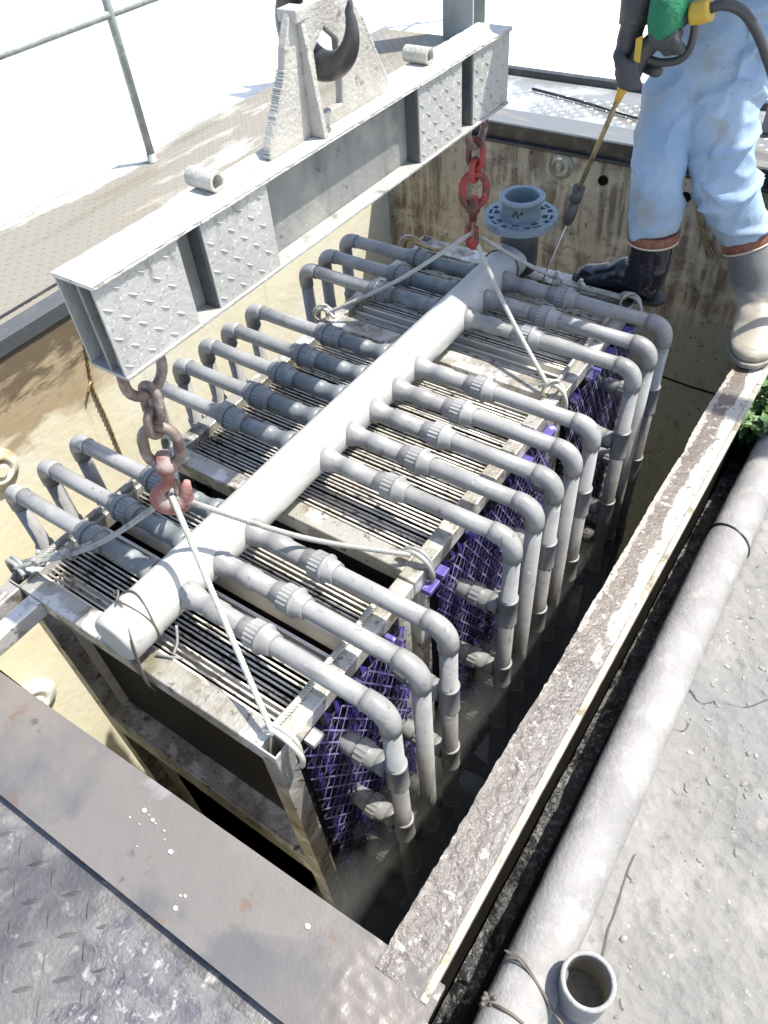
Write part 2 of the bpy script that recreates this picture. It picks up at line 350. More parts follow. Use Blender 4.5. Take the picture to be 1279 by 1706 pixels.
def nz(p, s=1., o=0.): return noise.noise(V((p[0]*s+o, p[1]*s+o*1.7, p[2]*s-o)))
def lug(g, c, ang, L, W, H, ux=V((1, 0, 0)), uy=V((0, 1, 0)), uz=V((0, 0, 1))):
    a = ux*math.cos(ang)+uy*math.sin(ang); b_ = -ux*math.sin(ang)+uy*math.cos(ang); b = len(g.v); c = V(c)
    ring = [(-1, 0), (-.45, .8), (.45, .8), (1, 0), (.45, -.8), (-.45, -.8)]
    for x, y in ring: g.v.append(c + a*x*L/2 + b_*y*W/2)
    g.v.append(c + a*.45*L/2 + uz*H); g.v.append(c - a*.45*L/2 + uz*H)
    for q in ((0, 7, 1), (1, 7, 6, 2), (2, 6, 3), (3, 6, 4), (4, 6, 7, 5), (5, 7, 0)): g.face([b+i for i in q][::-1], False)

# =================================================================== SETTING
RZ = -.12                                     # height of the tank rim
XL, XR, YN, YF = -1.34, 1.42, -.215, 3.82     # inner faces of the tank
GZ = -.30
# ground with an opening for the tank, trench and service deck
g = G(); X = [-60, XL-.10, 1.655, 60]; Y = [-60, -3.2, YF+.12, 90]
for i in range(3):
    for j in range(3):
        if i == 1 and j == 1: continue
        if i == 2 and j == 1: continue
        b = len(g.v)
        for x, y in ((X[i], Y[j]), (X[i+1], Y[j]), (X[i+1], Y[j+1]), (X[i], Y[j+1])): g.v.append(V((x, y, GZ-.004)))
        g.face((b, b+1, b+2, b+3))
obj('ground', g, 'bright_ground', kind='structure')
g = G()
def pav(u, v):
    x = 1.655+u*2.3; y = -3.2+v*7.0
    h = .012*nz((x, y, 0), 3)+.005*nz((x, y, 0), 14)+.0025*nz((x, y, 0), 40)
    rough = max(0, nz((x, y, 2), 1.7)+.25); h += .006*rough*nz((x, y, 0), 60)
    return (x, y, GZ + h + .02*math.exp(-((x-1.74)/.03)**2))
g.grid(150, 420, pav)
obj('pavement', g, 'concrete', kind='structure')
g = G(); g.box((1.655+2.28, -3.2, GZ-.05), (60, YF+.12, GZ-.002)); obj('ground', g, 'bright_ground', kind='structure')
# cracks in the paving
for pts, w_ in (([(1000, 1605), (1010, 1560), (1030, 1500), (1045, 1450), (1058, 1425)], .0035), ([(1140, 1150), (1165, 1172), (1200, 1168), (1240, 1178), (1279, 1165)], .005), ([(1100, 1215), (1135, 1222), (1150, 1200)], .004)):
    Q = catmull([at(px, py, 2, GZ+.0) for px, py in pts], 6); g = G(); b = 0
    for i, p in enumerate(Q):
        hgt = pav((p.x-1.655)/2.3, (p.y+3.2)/7.0)[2]+.0035
        o_ = .006*nz(p, 30); g.v += [V((p.x-w_*(.4+abs(nz(p, 50)))+o_*.4, p.y, hgt)), V((p.x+w_*(.4+abs(nz(p, 44)))+o_*.4, p.y+.002, hgt))]
    for i in range(len(Q)-1): g.face((2*i, 2*i+1, 2*i+3, 2*i+2))
    obj('ground_crack', g, 'crack', kind='structure')
# loose stones along the pipe
g = G()
for i in range(1100):
    y = random.uniform(-.3, 3.0); x = 1.765+abs(random.gauss(0, .22))*(.5 if y < .4 else 1.)
    if x > 2.9 or (y < .5 and random.random() < .75): continue
    r = random.choice((.0018, .002, .0025, .003, .004, .005, .008))*random.uniform(.7, 1.3); z = pav((x-1.655)/2.3, (y+3.2)/7.0)[2]
    M = Matrix.Rotation(random.random()*6, 3, 'Z') @ Matrix.Rotation(random.uniform(-.4, .4), 3, 'X')
    g.ell((x, y, z-r*.05), (r*random.uniform(1, 1.7), r*random.uniform(.7, 1), r*.55), 5, 4, M)
obj('gravel', g, 'pebble', kind='stuff')
# trench floor beside the rim
g = G()
def tr(u, v):
    x = XR+.118+u*.16; y = -1.2+v*5.0
    return (x, y, -.40+.035*u+.02*nz((x, y, 0), 12)+.012*nz((x, y, 3), 40))
g.grid(12, 420, tr); obj('trench_floor', g, 'trench', kind='structure')
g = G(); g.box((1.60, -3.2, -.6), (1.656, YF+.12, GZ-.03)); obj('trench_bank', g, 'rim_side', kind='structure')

# the tank -----------------------------------------------------------
tank = thing('concrete_tank', (0, 1.8, RZ), 'deep open concrete tank with stained cream walls around the hanging pipe rack', 'tank')
def wall(name, a, b, m, div, nrm, lab=None):     # inner wall as a slightly uneven sheet with thickness
    g = G(); a = V(a); b = V(b); n = V(nrm)
    hor = V((b.x-a.x, b.y-a.y, 0)); ver = V((0, 0, b.z-a.z))
    g.grid(div[0], div[1], lambda u, v: a+hor*u+ver*v + n*(.006*nz(a+hor*u+ver*v, 3)))
    lo = V((min(a.x, b.x), min(a.y, b.y), a.z)); hi = V((max(a.x, b.x), max(a.y, b.y), b.z))
    p = lo-n*.10; q = hi-n*.10; al = [lo-n*.012, hi-n*.012, p, q]
    g.box([min(t[i] for t in al) for i in range(3)], [max(t[i] for t in al)-(.004 if i == 2 else 0) for i in range(3)])
    return obj(name, g, m, tank, label=lab)
wl = wall('wall', (XL, YN, -4.0), (XL, YF, RZ-.03), 'cream', (60, 40), (1, 0, 0), 'cream left wall with brown tide stains')
wf = wall('wall', (XL, YF, -4.0), (XR, YF, RZ-.10), 'brown', (60, 40), (0, -1, 0), 'brown streaked far wall')
wr_ = wall('wall', (XR, YN, -4.0), (XR, YF, RZ-.035), 'brown', (10, 10), (-1, 0, 0))
wn = wall('wall', (XL, YN, -4.0), (XR, YN, RZ-.03), 'cream', (10, 10), (0, 1, 0))
g = G(); g.box((XL-.1, YN-.1, -4.1), (XR+.1, YF+.1, -4.0)); obj('floor', g, 'tank_dark', tank)
# horizontal pour joint on the far wall
g = G(); g.tube([(.75, YF-.004, -1.52), (1.0, YF-.004, -1.535), (XR, YF-.004, -1.53)], .006, 5); obj('joint', g, 'rim_side', tank)
# plugs and flanges set in the walls
def plug(c, n_, r, m, lab=None):
    g = G(); g.lathe(c, n_, [(0, r*1.25), (.012, r*1.2), (.016, r*.95), (.03, r*.9), (.034, r*.62), (.026, r*.6), (.03, r*.35), (.04, r*.3)], 24)
    obj('wall_plug', g, m, tank, label=lab)
plug(at(935, 276, 1, YF), (0, -1, 0), .062, 'brown', 'rusty round plug on the far wall'); plug(at(1022, 443, 1, YF), (0, -1, 0), .055, 'brown')
for p in ((1005, 300), (1142, 328)):
    c = at(*p, 1, YF); g = G(); g.lathe(c+V((0, -.004, 0)), (0, -1, 0), [(0, .030), (.01, .028), (.012, .022), (.006, .018)], 18); g.cur = 1
    obj('bolt_hole', g, ['rim_side', 'rim_side'], tank)
plug(at(-4, 782, 0, XL), (1, 0, 0), .085, 'cream', 'cream round flange on the left wall')
plug(at(52, 1172, 0, XL), (1, 0, 0), .13, 'white_paint', 'white round flange low on the left wall')
g = G()
g.grid(8, 8, lambda u, v: (XL+u*(XR-XL), YN+v*(YF-YN), -3.7)); obj('water', g, 'water', kind='structure')
# right rim: a crusted concrete strip with a ragged inner edge
NY = 700
g = G()
def rim_pt(u, v):
    y = YN-.02+v*(YF-YN); near = max(0., min(1., (1.0-y)/.8))
    jag = .007*nz((0, y, 0), 2.5)+.012*max(0, nz((3, y, 0), 6)-.25)+.002*nz((3, y, 0), 23)+.0025*nz((6, y, 1), 60)
    x = XR-.002+jag+u*(.115-jag)
    crust = max(0., 1-u/.45)
    h = .005*crust*(1+.7*nz((x, y, 0), 22)) + (.0010+.0028*near)*abs(nz((x, y, 5), 20)) + .0022*near*abs(nz((x, y, 2), 42)) + (.0006+.0014*near)*nz((x, y, 9), 80)
    if u > .93: h *= .3
    return (x, y, RZ+h-.006*crust*(1-near))
g.grid(22, NY, rim_pt)
top = [V(rim_pt(0, j/NY)) for j in range(NY+1)]; b = len(g.v)
for p in top: g.v += [p.copy(), V((p.x+.004, p.y, RZ-.022+.006*nz(p, 40)))]
for j in range(NY): g.face((b+2*j, b+2*j+2, b+2*j+3, b+2*j+1))
b = len(g.v)
for p in top: g.v += [V((p.x+.004, p.y, RZ-.022+.006*nz(p, 40))), V((XR+.01, p.y, RZ-.036))]
for j in range(NY): g.face((b+2*j, b+2*j+2, b+2*j+3, b+2*j+1))
obj('rim', g, 'rim', tank, label='crusted pale rim of the right wall, flaking at its inner edge')
g = G(); g.box((XR+.104, YN-.02, RZ-.02), (XR+.121, YF, RZ+.004)); obj('rim_lip', g, 'lip', tank, bevel=.002)
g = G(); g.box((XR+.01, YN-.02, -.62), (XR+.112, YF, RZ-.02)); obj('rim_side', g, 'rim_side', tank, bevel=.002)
# left rim and far rim
g = G(); g.box((XL-.10, YN, RZ-.07), (XL+.012, YF, RZ+.001)); obj('rim', g, 'galv_dark', tank, bevel=.003, label='dark steel angle along the left wall')
g = G(); g.box((XL-.02, YF+.012, RZ-.085), (1.72, YF+.04, RZ+.002)); g.box((XL-.02, YF-.02, RZ-.10), (1.72, YF+.03, RZ-.083)); obj('rim', g, 'dark_steel', tank, bevel=.003, label='black steel angle along the far wall')

# near steel plate on the tank edge
PL = thing('steel_cover_plate', (.7, -.33, RZ), 'long wet grey steel plate with puddles along the near tank edge', 'steel plate')
A, Bq, Cq, D = V((-.75, -.245, RZ)), V((1.555, -.184, RZ)), V((1.56, -.412, RZ)), V((-.75, -.478, RZ))
g = G()
g.grid(240, 40, lambda u, v: (lambda p: (p.x, p.y, RZ+.0015*nz(p, 2.2)+.0006*nz(p, 30)+ (.006*abs(nz(p, 34)) if p.x > 1.36 else 0)))(D.lerp(Cq, u).lerp(A.lerp(Bq, u), v)))
obj('plate', g, 'wet_plate', PL)
g = G(); g.prism([D+V((0, 0, -.003)), Cq+V((0, 0, -.003)), Bq+V((0, 0, -.003)), A+V((0, 0, -.003))], (0, 0, -.018)); obj('plate_edge', g, 'lip', PL, bevel=.002, label='rusty brown edge of the plate')
# splashes lying on it
g = G()
for px, py in ((248, 1358), (254, 1366), (259, 1372), (273, 1384), (274, 1399), (284, 1419), (232, 1373), (300, 1492), (308, 1493), (292, 1513), (216, 1362), (228, 1410), (240, 1350), (512, 1543)):
    c = at(px, py, 2, RZ+.003); r = random.choice((.0018, .0025, .0035, .006))*random.uniform(.8, 1.2); g.ell(c, (r, r*.8, .0025), 9, 5)
obj('splash', g, 'white_paint', PL, kind='stuff')

# near service deck: tread plate and a mortar patch
dz = RZ-.032
g = G(); g.box((-2.6, -3.2, dz-.05), (1.46, -.42, dz)); nd = obj('near_deck', g, 'tread_near', kind='structure')
g = G(); st = .062
for i in range(-30, 30):
    for j in range(0, 40):
        x = .3+i*st; y = -.50-j*st
        if x > 1.2 or x < -.6: continue
        p = at(200, 1500, 2, dz)
        lug(g, (x+random.uniform(-.002, .002), y, dz), math.pi/4 if (i+j) % 2 else -math.pi/4, .050, .013, .0065)
o = obj('tread_pattern', g, 'tread_near', nd, kind='stuff')
g = G()
def mor(u, v):
    x = .86+u*.62; y = -.455-v*.62
    edge = min(u*6+.8*nz((x, y, 0), 9), (1-u)*9, v*9+.9, (1-v)*7)
    return (x, y, dz-.004+min(.022, max(0, edge)*.022)+.006*nz((x, y, 0), 26)+.005*abs(nz((x, y, 4), 60)))
g.grid(170, 130, mor); obj('mortar_patch', g, 'mortar', kind='structure')
g = G(); g.box((1.47, -.62, RZ-.06), (1.585, -.255, RZ-.03)); single('white_slab', g, 'white_paint', (1.5, -.4, RZ-.06), 'small white slab under the outer corner of the wet plate', 'slab', bevel=.003)

# left walkway
g = G(); g.box((-2.28, -3.2, RZ-.05), (XL-.102, 5.2, RZ-.004)); lw = obj('walkway', g, 'tread_left', kind='structure')
g = G(); st = .040
for i in range(24):
    for j in range(120):
        x = -2.25+i*st; y = .4+j*st
        if x > XL-.12: continue
        lug(g, (x, y, RZ-.004), math.pi/4 if (i+j) % 2 else -math.pi/4, .030, .008, .0035)
obj('tread_pattern', g, 'tread_left', lw, kind='stuff')
g = G(); g.box((XL-.16, -.5, RZ-.003), (XL-.145, 3.9, RZ+.004)); obj('joint', g, 'dark_steel', lw)
# far walkway
g = G(); g.box((-1.43, YF+.24, RZ-.05), (3.2, 4.62, RZ-.004)); fwk = obj('far_walkway', g, 'tread_far', kind='structure')
g = G(); st = .045
for i in range(90):
    for j in range(8):
        lug(g, (-1.3+i*st, YF+.27+j*st, RZ-.004), math.pi/4 if (i+j) % 2 else -math.pi/4, .036, .011, .0028)
obj('tread_pattern', g, 'tread_far', fwk, kind='stuff')
g = G(); g.grid(60, 6, lambda u, v: (-1.38+u*4.5, YF+.04+v*.20, RZ+.001*nz((u*20, v*3, 0), 1))); g.box((-1.38, YF+.041, RZ-.05), (3.1, YF+.239, RZ-.004)); obj('far_ledge', g, 'mirror_wet', kind='structure')
g = G(); g.box((-1.42, 4.62, RZ-.06), (3.2, 4.68, RZ+.035)); obj('kerb', g, 'dark_steel', fwk, bevel=.004)
g = G(); g.box((.9, 4.28, RZ), (3.0, 4.48, RZ+.14)); single('kerb_block', g, 'concrete', (1.9, 4.38, RZ), 'low grey concrete block on the far walkway behind the worker', 'block', bevel=.01)
g = G(); g.tube([at(887, 148, 2, RZ+.012), at(960, 167, 2, RZ+.01), at(1062, 197, 2, RZ+.01)], .009, 8)
single('steel_rod', g, 'dark_steel', at(960, 167, 2, RZ), 'thin black rod lying on the far tread plate', 'rod')

# hand rail on the left walkway
PX = -2.12
hr = thing('hand_rail', (PX, 2.51, RZ), 'grey green tubular hand rail along the left walkway', 'railing')
zr = at(190, 21, 0, PX).z
for y in (.0, 2.51, 6.3):
    g = G(); g.tube([(PX, y, RZ-.004), (PX, y, 1.18)], .024, 12); g.lathe((PX, y, RZ-.004), (0, 0, 1), [(0, .034), (.006, .034), (.008, .027), (.05, .026)], 12)
    obj('post', g, 'hand_rail', hr)
for z in (zr, 1.2):
    g = G(); g.tube([(PX, -2, z), (PX, 1, z+.003), (PX, 3, z), (PX, 6.4, z)], .021, 12); obj('rail', g, 'hand_rail', hr)
# background column
c0 = at(768, 58, 2, RZ)
col = thing('steel_column', (-1.72, 5.15, GZ), 'grey green steel column standing behind the far end of the lifting beam', 'column')
bx = c0.x; by = c0.y
g = G(); g.box((bx-.11, by-.09, GZ), (bx+.15, by-.07, 3)); g.box((bx-.11, by+.09, GZ), (bx+.15, by+.11, 3)); g.box((bx+.01, by-.07, GZ), (bx+.03, by+.09, 3)); obj('shaft', g, 'column', col, bevel=.004)
g = G(); g.box((bx-.2, by-.2, GZ-.004), (bx+.24, by+.2, GZ+.02)); obj('base_plate', g, 'column', col, bevel=.004)

# =================================================================== PIPE RACK
X0, X1, Y0, Y1 = -.03, 1.0, -.03, 2.26
rack = thing('membrane_rack', (.475, 1.1, -2.2), 'stainless membrane rack carrying a white header pipe with grey branch pipes, hung in the tank', 'pipe rack')
T_ = .055
def tubebox(name, lo, hi, m='stainless', lab=None, bev=.004):
    g = G(); g.box(lo, hi); return obj(name, g, m, rack, bevel=bev, label=lab)
# open square corner posts
def post(cx, cy, sx, sy):
    g = G(); t = .004; zt = .004; zb = -2.2
    a, b_, c, d = cx, cx+sx, cy, cy+sy
    g.box((a, c, zb), (b_, c+t, zt)); g.box((a, d-t, zb), (b_, d, zt)); g.box((a, c+t, zb), (a+t, d-t, zt)); g.box((b_-t, c+t, zb), (b_, d-t, zt))
    g.box((a+t, c+t, zb), (b_-t, d-t, -.12))
    return obj('post', g, 'stainless', rack)
post(X0, Y0, T_, T_); post(X1-T_, Y0, T_, T_); post(X0, Y1-T_, T_, T_); post(X1-T_, Y1-T_, T_, T_)
for x in (X0, X1-T_):
    for a, b_ in ((.49, .545), (.595, .65), (1.42, 1.475), (1.49, 1.545)): tubebox('post', (x+.002, a, -2.2), (x+T_-.002, b_, -.057))
tubebox('front_beam', (X0+T_, Y0+.001, -.062), (X1-T_, Y0+.066, 0), lab='scuffed near top beam of the rack, worn bare in patches')
tubebox('cross_beam', (X0+T_, .595, -.06), (X1-T_, .66, .001), lab='pale near beam of the middle bay')
tubebox('cross_beam', (X0+T_, 1.485, -.06), (X1-T_, 1.565, .001))
tubebox('end_beam', (X0+T_, Y1-.105, -.062), (X1-T_, Y1-.002, 0))
for x in (X0, X1-T_):
    tubebox('side_rail', (x, Y0+T_, -.056), (x+T_, .57, .0))
    tubebox('side_rail', (x, .575, -.056), (x+T_, 1.478, .004))
    tubebox('side_rail', (x, 1.482, -.056), (x+T_, Y1-T_, .0))
for x in (X0, X0+.10): tubebox('stub_tube', (x, -.40, -.058), (x+T_, Y0-.001, -.002))
# square rails running on behind the worker's boot
for x in (X1-.075, X1-.03): tubebox('rear_stub', (x, Y1+.001, -.05), (x+.03, Y1+.16, -.012))
# recessed panel, ledge and lower channel of the near face
tubebox('recessed_panel', (X0+T_, .10, -2.1), (X1-T_, .115, -.10), 'panel', 'dark grimy panel recessed behind the near beam', 0)
zl = -.78
g = G(); g.box((X0+T_, Y0+.004, zl-.012), (X1-T_, .10, zl)); g.box((X0+T_, Y0, zl-.13), (X1-T_, Y0+.012, zl+.002)); g.box((X0+T_, .085, zl), (X1-T_, .099, zl+.03)); obj('ledge', g, 'stainless', rack, bevel=.003, label='shelf channel across the near face')
g = G(); g.box((X0+T_, .088, zl+.19), (X1-T_, .099, zl+.21)); g.box((X0+T_, .085, -.13), (X1-T_, .099, -.10)); obj('panel_seam', g, 'stainless', rack)
for x in (.14, .27):
    g = G(); g.box((x, .092, zl-1.2), (x+.006, .10, -.1)); obj('weld_seam', g, 'stainless', rack)
g = G(); g.prism([(X0+.01, .10, -.1), (X0+.03, .10, -.1), (.20, .10, zl), (.175, .10, zl)], (0, -.01, 0)); obj('brace', g, 'stainless', rack)
tubebox('side_return', (X0+T_, Y0+T_, -2.1), (X0+T_+.008, .099, -.065), 'panel', None, 0)
tubebox('side_cover', (X0-.004, .03, -2.1), (X0+.006, .20, -.058), 'panel', None, 0)
tubebox('lower_panel', (X0+T_, .05, -2.15), (X1-T_, .06, zl-.14), 'panel', None, 0)
# steel rods of the top grid (one shared mesh)
gr = G(); gr.tube([(X0+T_-.01, 0, 0), (X0+T_+.3, 0, 0), (X1-T_-.3, 0, 0), (X1-T_+.01, 0, 0)], .0038, 7)
rm = gr.mesh('rod', V((0, 0, 0))); rm.materials.append(K['rod'])
RO_ = ORG[rack.name]; pitch = .0150
banks = [(.046, .268), (.345, .478), (.672, 1.405), (1.58, 1.64), (1.70, 2.14)]
for a, b_ in banks:
    n = int((b_-a)/pitch)
    for i in range(n+1):
        o = bpy.data.objects.new('rod', rm); link(o, rack)
        o.location = V((random.uniform(-.003, .003), a+i*pitch+random.uniform(-.0012, .0012), -.033+random.uniform(-.003, .0015)))-RO_
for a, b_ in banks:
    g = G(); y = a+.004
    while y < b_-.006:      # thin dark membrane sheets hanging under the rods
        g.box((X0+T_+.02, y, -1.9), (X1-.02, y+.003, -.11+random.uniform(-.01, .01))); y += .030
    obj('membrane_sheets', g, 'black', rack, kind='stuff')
for a, b_ in ((.04, .05), (.27, .28), (.335, .345), (.480, .490), (.662, .672), (1.41, 1.42), (1.645, 1.655), (1.69, 1.70)):
    tubebox('slot_edge', (X0+T_, a, -.12), (X1-T_, b_, -.031), 'panel', None, .001)
# purple packing at the two long sides
def packing(side, ya, yb, z0=-.062, z1=-1.75):
    """moulded lattice: rows of small triangular facets with open cells between them and thin raised ribs"""
    g = G(); e = G(); dy = .040; dz_ = .034; ny = int((yb-ya)/dy); nzv = int((z0-z1)/dz_); sx = 1 if side > 0 else -1
    xb = X1+.022 if side > 0 else X0-.022
    def pt(i, j, dx=0.): return V((xb-sx*(dx+.003*abs(nz((i*.7, j*.7, 0), 1))), ya+(i+.5*(j % 2))*dy, z0-j*dz_))
    for j in range(nzv):
        low = j/nzv
        for i in range(ny):
            o_ = j % 2
            a, b_ = pt(i, j), pt(i+1, j); c = pt(i+o_, j+1, .016+random.uniform(0, .008))
            if i+o_ > ny: continue
            if random.random() < .90-.35*low:
                k = len(g.v); g.v += [a, b_, c]; g.face((k, k+1, k+2))
            # sunken facet of the open cell
            k = len(g.v); d = pt(i+o_, j+1); f_ = pt(i+o_+1, j+1, .02); t_ = pt(i+1, j, .030)
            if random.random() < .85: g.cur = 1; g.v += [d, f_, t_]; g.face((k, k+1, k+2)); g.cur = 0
            if side > 0 and low < .7:
                for p, q in ((pt(i, j), pt(i+o_, j+1)), (pt(i+1, j), pt(i+o_, j+1))):
                    u_ = V((0, (q-p).z, -(q-p).y)).normalized()*.0026; k = len(e.v); off_ = V((sx*.002, 0, 0))
                    e.v += [p-u_+off_, p+u_+off_, q+u_+off_, q-u_+off_]; e.face((k, k+1, k+2, k+3))
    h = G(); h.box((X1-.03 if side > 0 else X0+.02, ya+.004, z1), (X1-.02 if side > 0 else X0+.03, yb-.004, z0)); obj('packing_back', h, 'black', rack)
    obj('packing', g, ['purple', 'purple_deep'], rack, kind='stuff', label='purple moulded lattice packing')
    if e.v: obj('packing_ribs', e, 'purple_rib', rack, kind='stuff')
for s_ in (1, -1):
    packing(s_, .03, .485); packing(s_, .655, 1.415); packing(s_, 1.55, 2.20)
for y in (.06, .21, .36, .60, .67, .85, 1.02, 1.20, 1.36, 1.58, 1.72, 1.86, 2.02):
    g = G(); L_ = random.uniform(.03, .07); g.box((X1+.002, y, -.068), (X1+.034, y+L_, -.050)); obj('packing_tab', g, 'purple_tab' if y > .5 or random.random() < .4 else 'stainless', rack, bevel=.002)

# header pipe ---------------------------------------------------------
HC = V((.475, 0, .092)); HR = .0715; HX = V((.481, 0, .088))
g = G(); g.lathe((HX.x, -.035, HX.z), (0, 1, 0), [(0, HR*.90), (.006, HR*.97), (.018, HR*1.03), (.10, HR*1.035), (.104, HR), (1.0, HR), (2.10, HR), (2.104, HR*1.03), (2.17, HR*1.03), (2.19, HR*.95), (2.20, .03)], 48)
hd = obj('header_pipe', g, 'pvc_white', rack, label='thick white header pipe running along the rack')
# riser elbow and slotted flange at the far end
FX, FY = .492, 2.16
g = G(); g.lathe((FX, FY, .03), (0, 0, 1), [(0, .075), (.05, .078), (.12, .076), (.20, .072)], 32); obj('riser', g, 'gun', hd, label='black riser under the flange')
g = G(); rad = [.070, .084, .098, .106, .116, .126, .146]; n = 64; th = .026; zf = .232
for z_, flip in ((zf+th, 0), (zf, 1)):
    b = len(g.v)
    for r in rad:
        for k in range(n): a = 2*math.pi*k/n; g.v.append(V((FX+r*math.cos(a), FY+r*math.sin(a), z_)))
def hole(i, k):
    k = k % 8
    return (i in (1, 2) and k in (1, 2, 3)) or (i in (3, 4) and k in (6, 7)) or (i == 4 and k in (1, 2, 3))
nr = len(rad); half = nr*n
for i in range(nr-1):
    for k in range(n):
        l = (k+1) % n
        a, b_, c, d = i*n+k, i*n+l, (i+1)*n+l, (i+1)*n+k
        if hole(i, k): continue
        g.face((a, d, c, b_)); g.face((half+a, half+b_, half+c, half+d))
        if i == 0 or hole(i-1, k): g.face((a, b_, half+b_, half+a))
        if i == nr-2 or hole(i+1, k): g.face((d, half+d, half+c, c))
        if hole(i, k-1): g.face((a, half+a, half+d, d))
        if hole(i, k+1): g.face((b_, c, half+c, half+b_))
obj('flange', g, 'pvc_flange', hd, label='blue grey slotted flange')
g = G(); g.lathe((FX, FY, zf-.03), (0, 0, 1), [(0, .074), (.055, .075), (.06, .076), (.116, .074), (.118, .088), (.130, .089), (.133, .086), (.133, .068), (.125, .066), (.02, .064)], 40, caps=False)
g.lathe((FX, FY, zf-.02), (0, 0, 1), [(0, .066), (.002, .066)], 40)
obj('stub_end', g, 'pvc_flange', hd, label='open blue grey pipe end standing in the flange')
# stencil marks on the stub end
g = G()
for i, a0 in enumerate((-1.55, -1.42, -1.30, -1.12)):
    for q in range(2):
        a = a0+q*.05; r = .0765; p = V((FX+r*math.cos(a), FY+r*math.sin(a), zf+.050+.012*(i % 2))); g.box(p-V((.003, .001, .003)), p+V((.004, .001, .004 + .006*q)))
obj('stencil', g, 'print_dark', hd)

# one branch pipe, modelled towards +x from the header axis; copies are turned by 180 degrees
def ribbed(g, x0, x1, r, n=40):
    g.lathe((x0, 0, 0), (1, 0, 0), [(0, r*.88), (.003, r, True), (x1-x0-.003, r, True), (x1-x0, r*.9)], n, ribs=True)
def make_branch(stubs, um):
    O = V((0, 0, 0))
    g = G(); g.tube([(.045, 0, 0), (.3, 0, 0), (.5, 0, -.001), (.66, 0, 0)], .0258, 20)
    br = obj('branch_pipe', g, 'pvc', rack, org=O); ORG[br.name] = O
    g = G(); g.lathe((.056, 0, 0), (1, 0, 0), [(0, .043), (.030, .039), (.034, .033), (.050, .032), (.052, .0285), (.089, .0285), (.091, .031), (.139, .031), (.141, .0275), (.204, .0275)], 24); obj('socket', g, um, br, org=O)
    g = G(); g.lathe((.262, 0, 0), (1, 0, 0), [(0, .031), (.03, .032), (.032, .034)], 24); ribbed(g, .290, .330, .0395)
    g.lathe((.330, 0, 0), (1, 0, 0), [(0, .043), (.009, .043), (.011, .034), (.030, .034), (.032, .0315), (.042, .0315)], 24); obj('union_nut', g, um, br, org=O)
    g = G(); R = .052; P = [(.648, 0, 0)]+[(.663+R*math.sin(a), 0, -R+R*math.cos(a)) for a in [i*math.pi/2/10 for i in range(11)]]+[(.715, 0, -.078)]
    rr = [.0290]+[.0286+.0012*math.sin(i/10*math.pi) for i in range(11)]+[.0290]
    g.tube(P, rr, 22); obj('elbow', g, 'pvc', br, org=O)
    g = G(); g.tube([(.715, 0, -.07), (.715, 0, -1.0), (.715, 0, -2.2)], .0252, 20); dp = obj('drop_pipe', g, 'pvc', br, org=O)
    for zc in stubs:
        z = zc-HC.z
        g = G(); g.lathe((.715, 0, z-.062), (0, 0, 1), [(0, .0255), (.001, .0312), (.004, .0312), (.006, .0302), (.118, .0302), (.120, .0312), (.123, .0312), (.124, .0255)], 22)
        g.lathe((.69, 0, z), (-1, 0, 0), [(0, .030), (.04, .0295)], 18)
        g.lathe((.655, 0, z), (-1, 0, 0), [(0, .031), (.03, .033, True), (.034, .038, True), (.062, .038, True), (.064, .03), (.075, .033), (.10, .03), (.17, .026)], 30, ribs=True)
        obj('tee', g, 'pvc_stub', br, org=O)
    return br
def copy_tree(o, parent):
    c = o.copy(); scene.collection.objects.link(c); c.parent = parent; ORG[c.name] = ORG.get(o.name, V((0, 0, 0)))
    for ch in list(o.children): copy_tree(ch, c)
    return c
BY = [.178, .305, .440, .785, .918, 1.052, 1.180, 1.320, 1.660, 1.795, 1.945]
protoA = make_branch((-.235, -.60, -1.02, -1.45), 'pvc'); protoB = make_branch((-.95,), 'pvc')
protoC = make_branch((-.235, -.60), 'pvc_shaded'); used = set()
for i, y in enumerate(BY):
    for side in (1, -1):
        pr = protoC if side < 0 else (protoB if i in (1, 4, 6, 9) else protoA)
        o = pr if pr.name not in used else copy_tree(pr, rack); used.add(pr.name)
        o.location = V((HC.x, y+random.uniform(-.003, .003), HC.z-.002))-RO_; o.rotation_euler = (0, random.uniform(-.004, .004), (0 if side > 0 else math.pi)+random.uniform(-.006, .006))
# wire ties around the header ends
def ring_wire(name, c, axis_y, r, m, rr=.0025, wob=.006, lean=0.):
    g = G(); P = []
    for k in range(40):
        a = 2*math.pi*k/40; P.append(V((c[0]+r*math.cos(a), axis_y+lean*math.sin(a)+wob*math.sin(2*a+1), c[2]+r*math.sin(a))))
    g.tube(P, rr, 5, closed=True); return g
HX = HX.copy(); g = ring_wire('w', HX, .045, HR*1.05, 'wire'); h = ring_wire('w', HX, .058, HR*1.05, 'wire', wob=-.01, lean=.012); b = len(g.v); g.v += h.v
for f in h.f: g.face([b+i for i in f], True)
kx = V((HC.x-.02, .04, HC.z+HR*1.06)); g.tube(catmull([kx, kx+V((.012, -.01, .012)), kx+V((-.004, .012, .02)), kx+V((-.016, 0, .008))], 4), .003, 5)
for q in (0, .008): g.tube(catmull([kx+V((q, 0, 0)), V((HC.x+.07+q, -.02, HC.z+.03)), V((HC.x+.09+q, -.045, -.005)), V((HC.x+.08+q, -.034, -.085))], 6), .0024, 5)
single('tie_wire', g, 'wire', kx, 'twisted rusty wire tying the near end of the white header down', 'tie wire')
g = ring_wire('w', HX, 2.03, HR*1.05, 'wire', .0035, lean=.01); single('tie_wire', g, 'wire', (HC.x, 2.03, HC.z+HR), 'rusty wire loop round the far header end below the flange', 'tie wire')
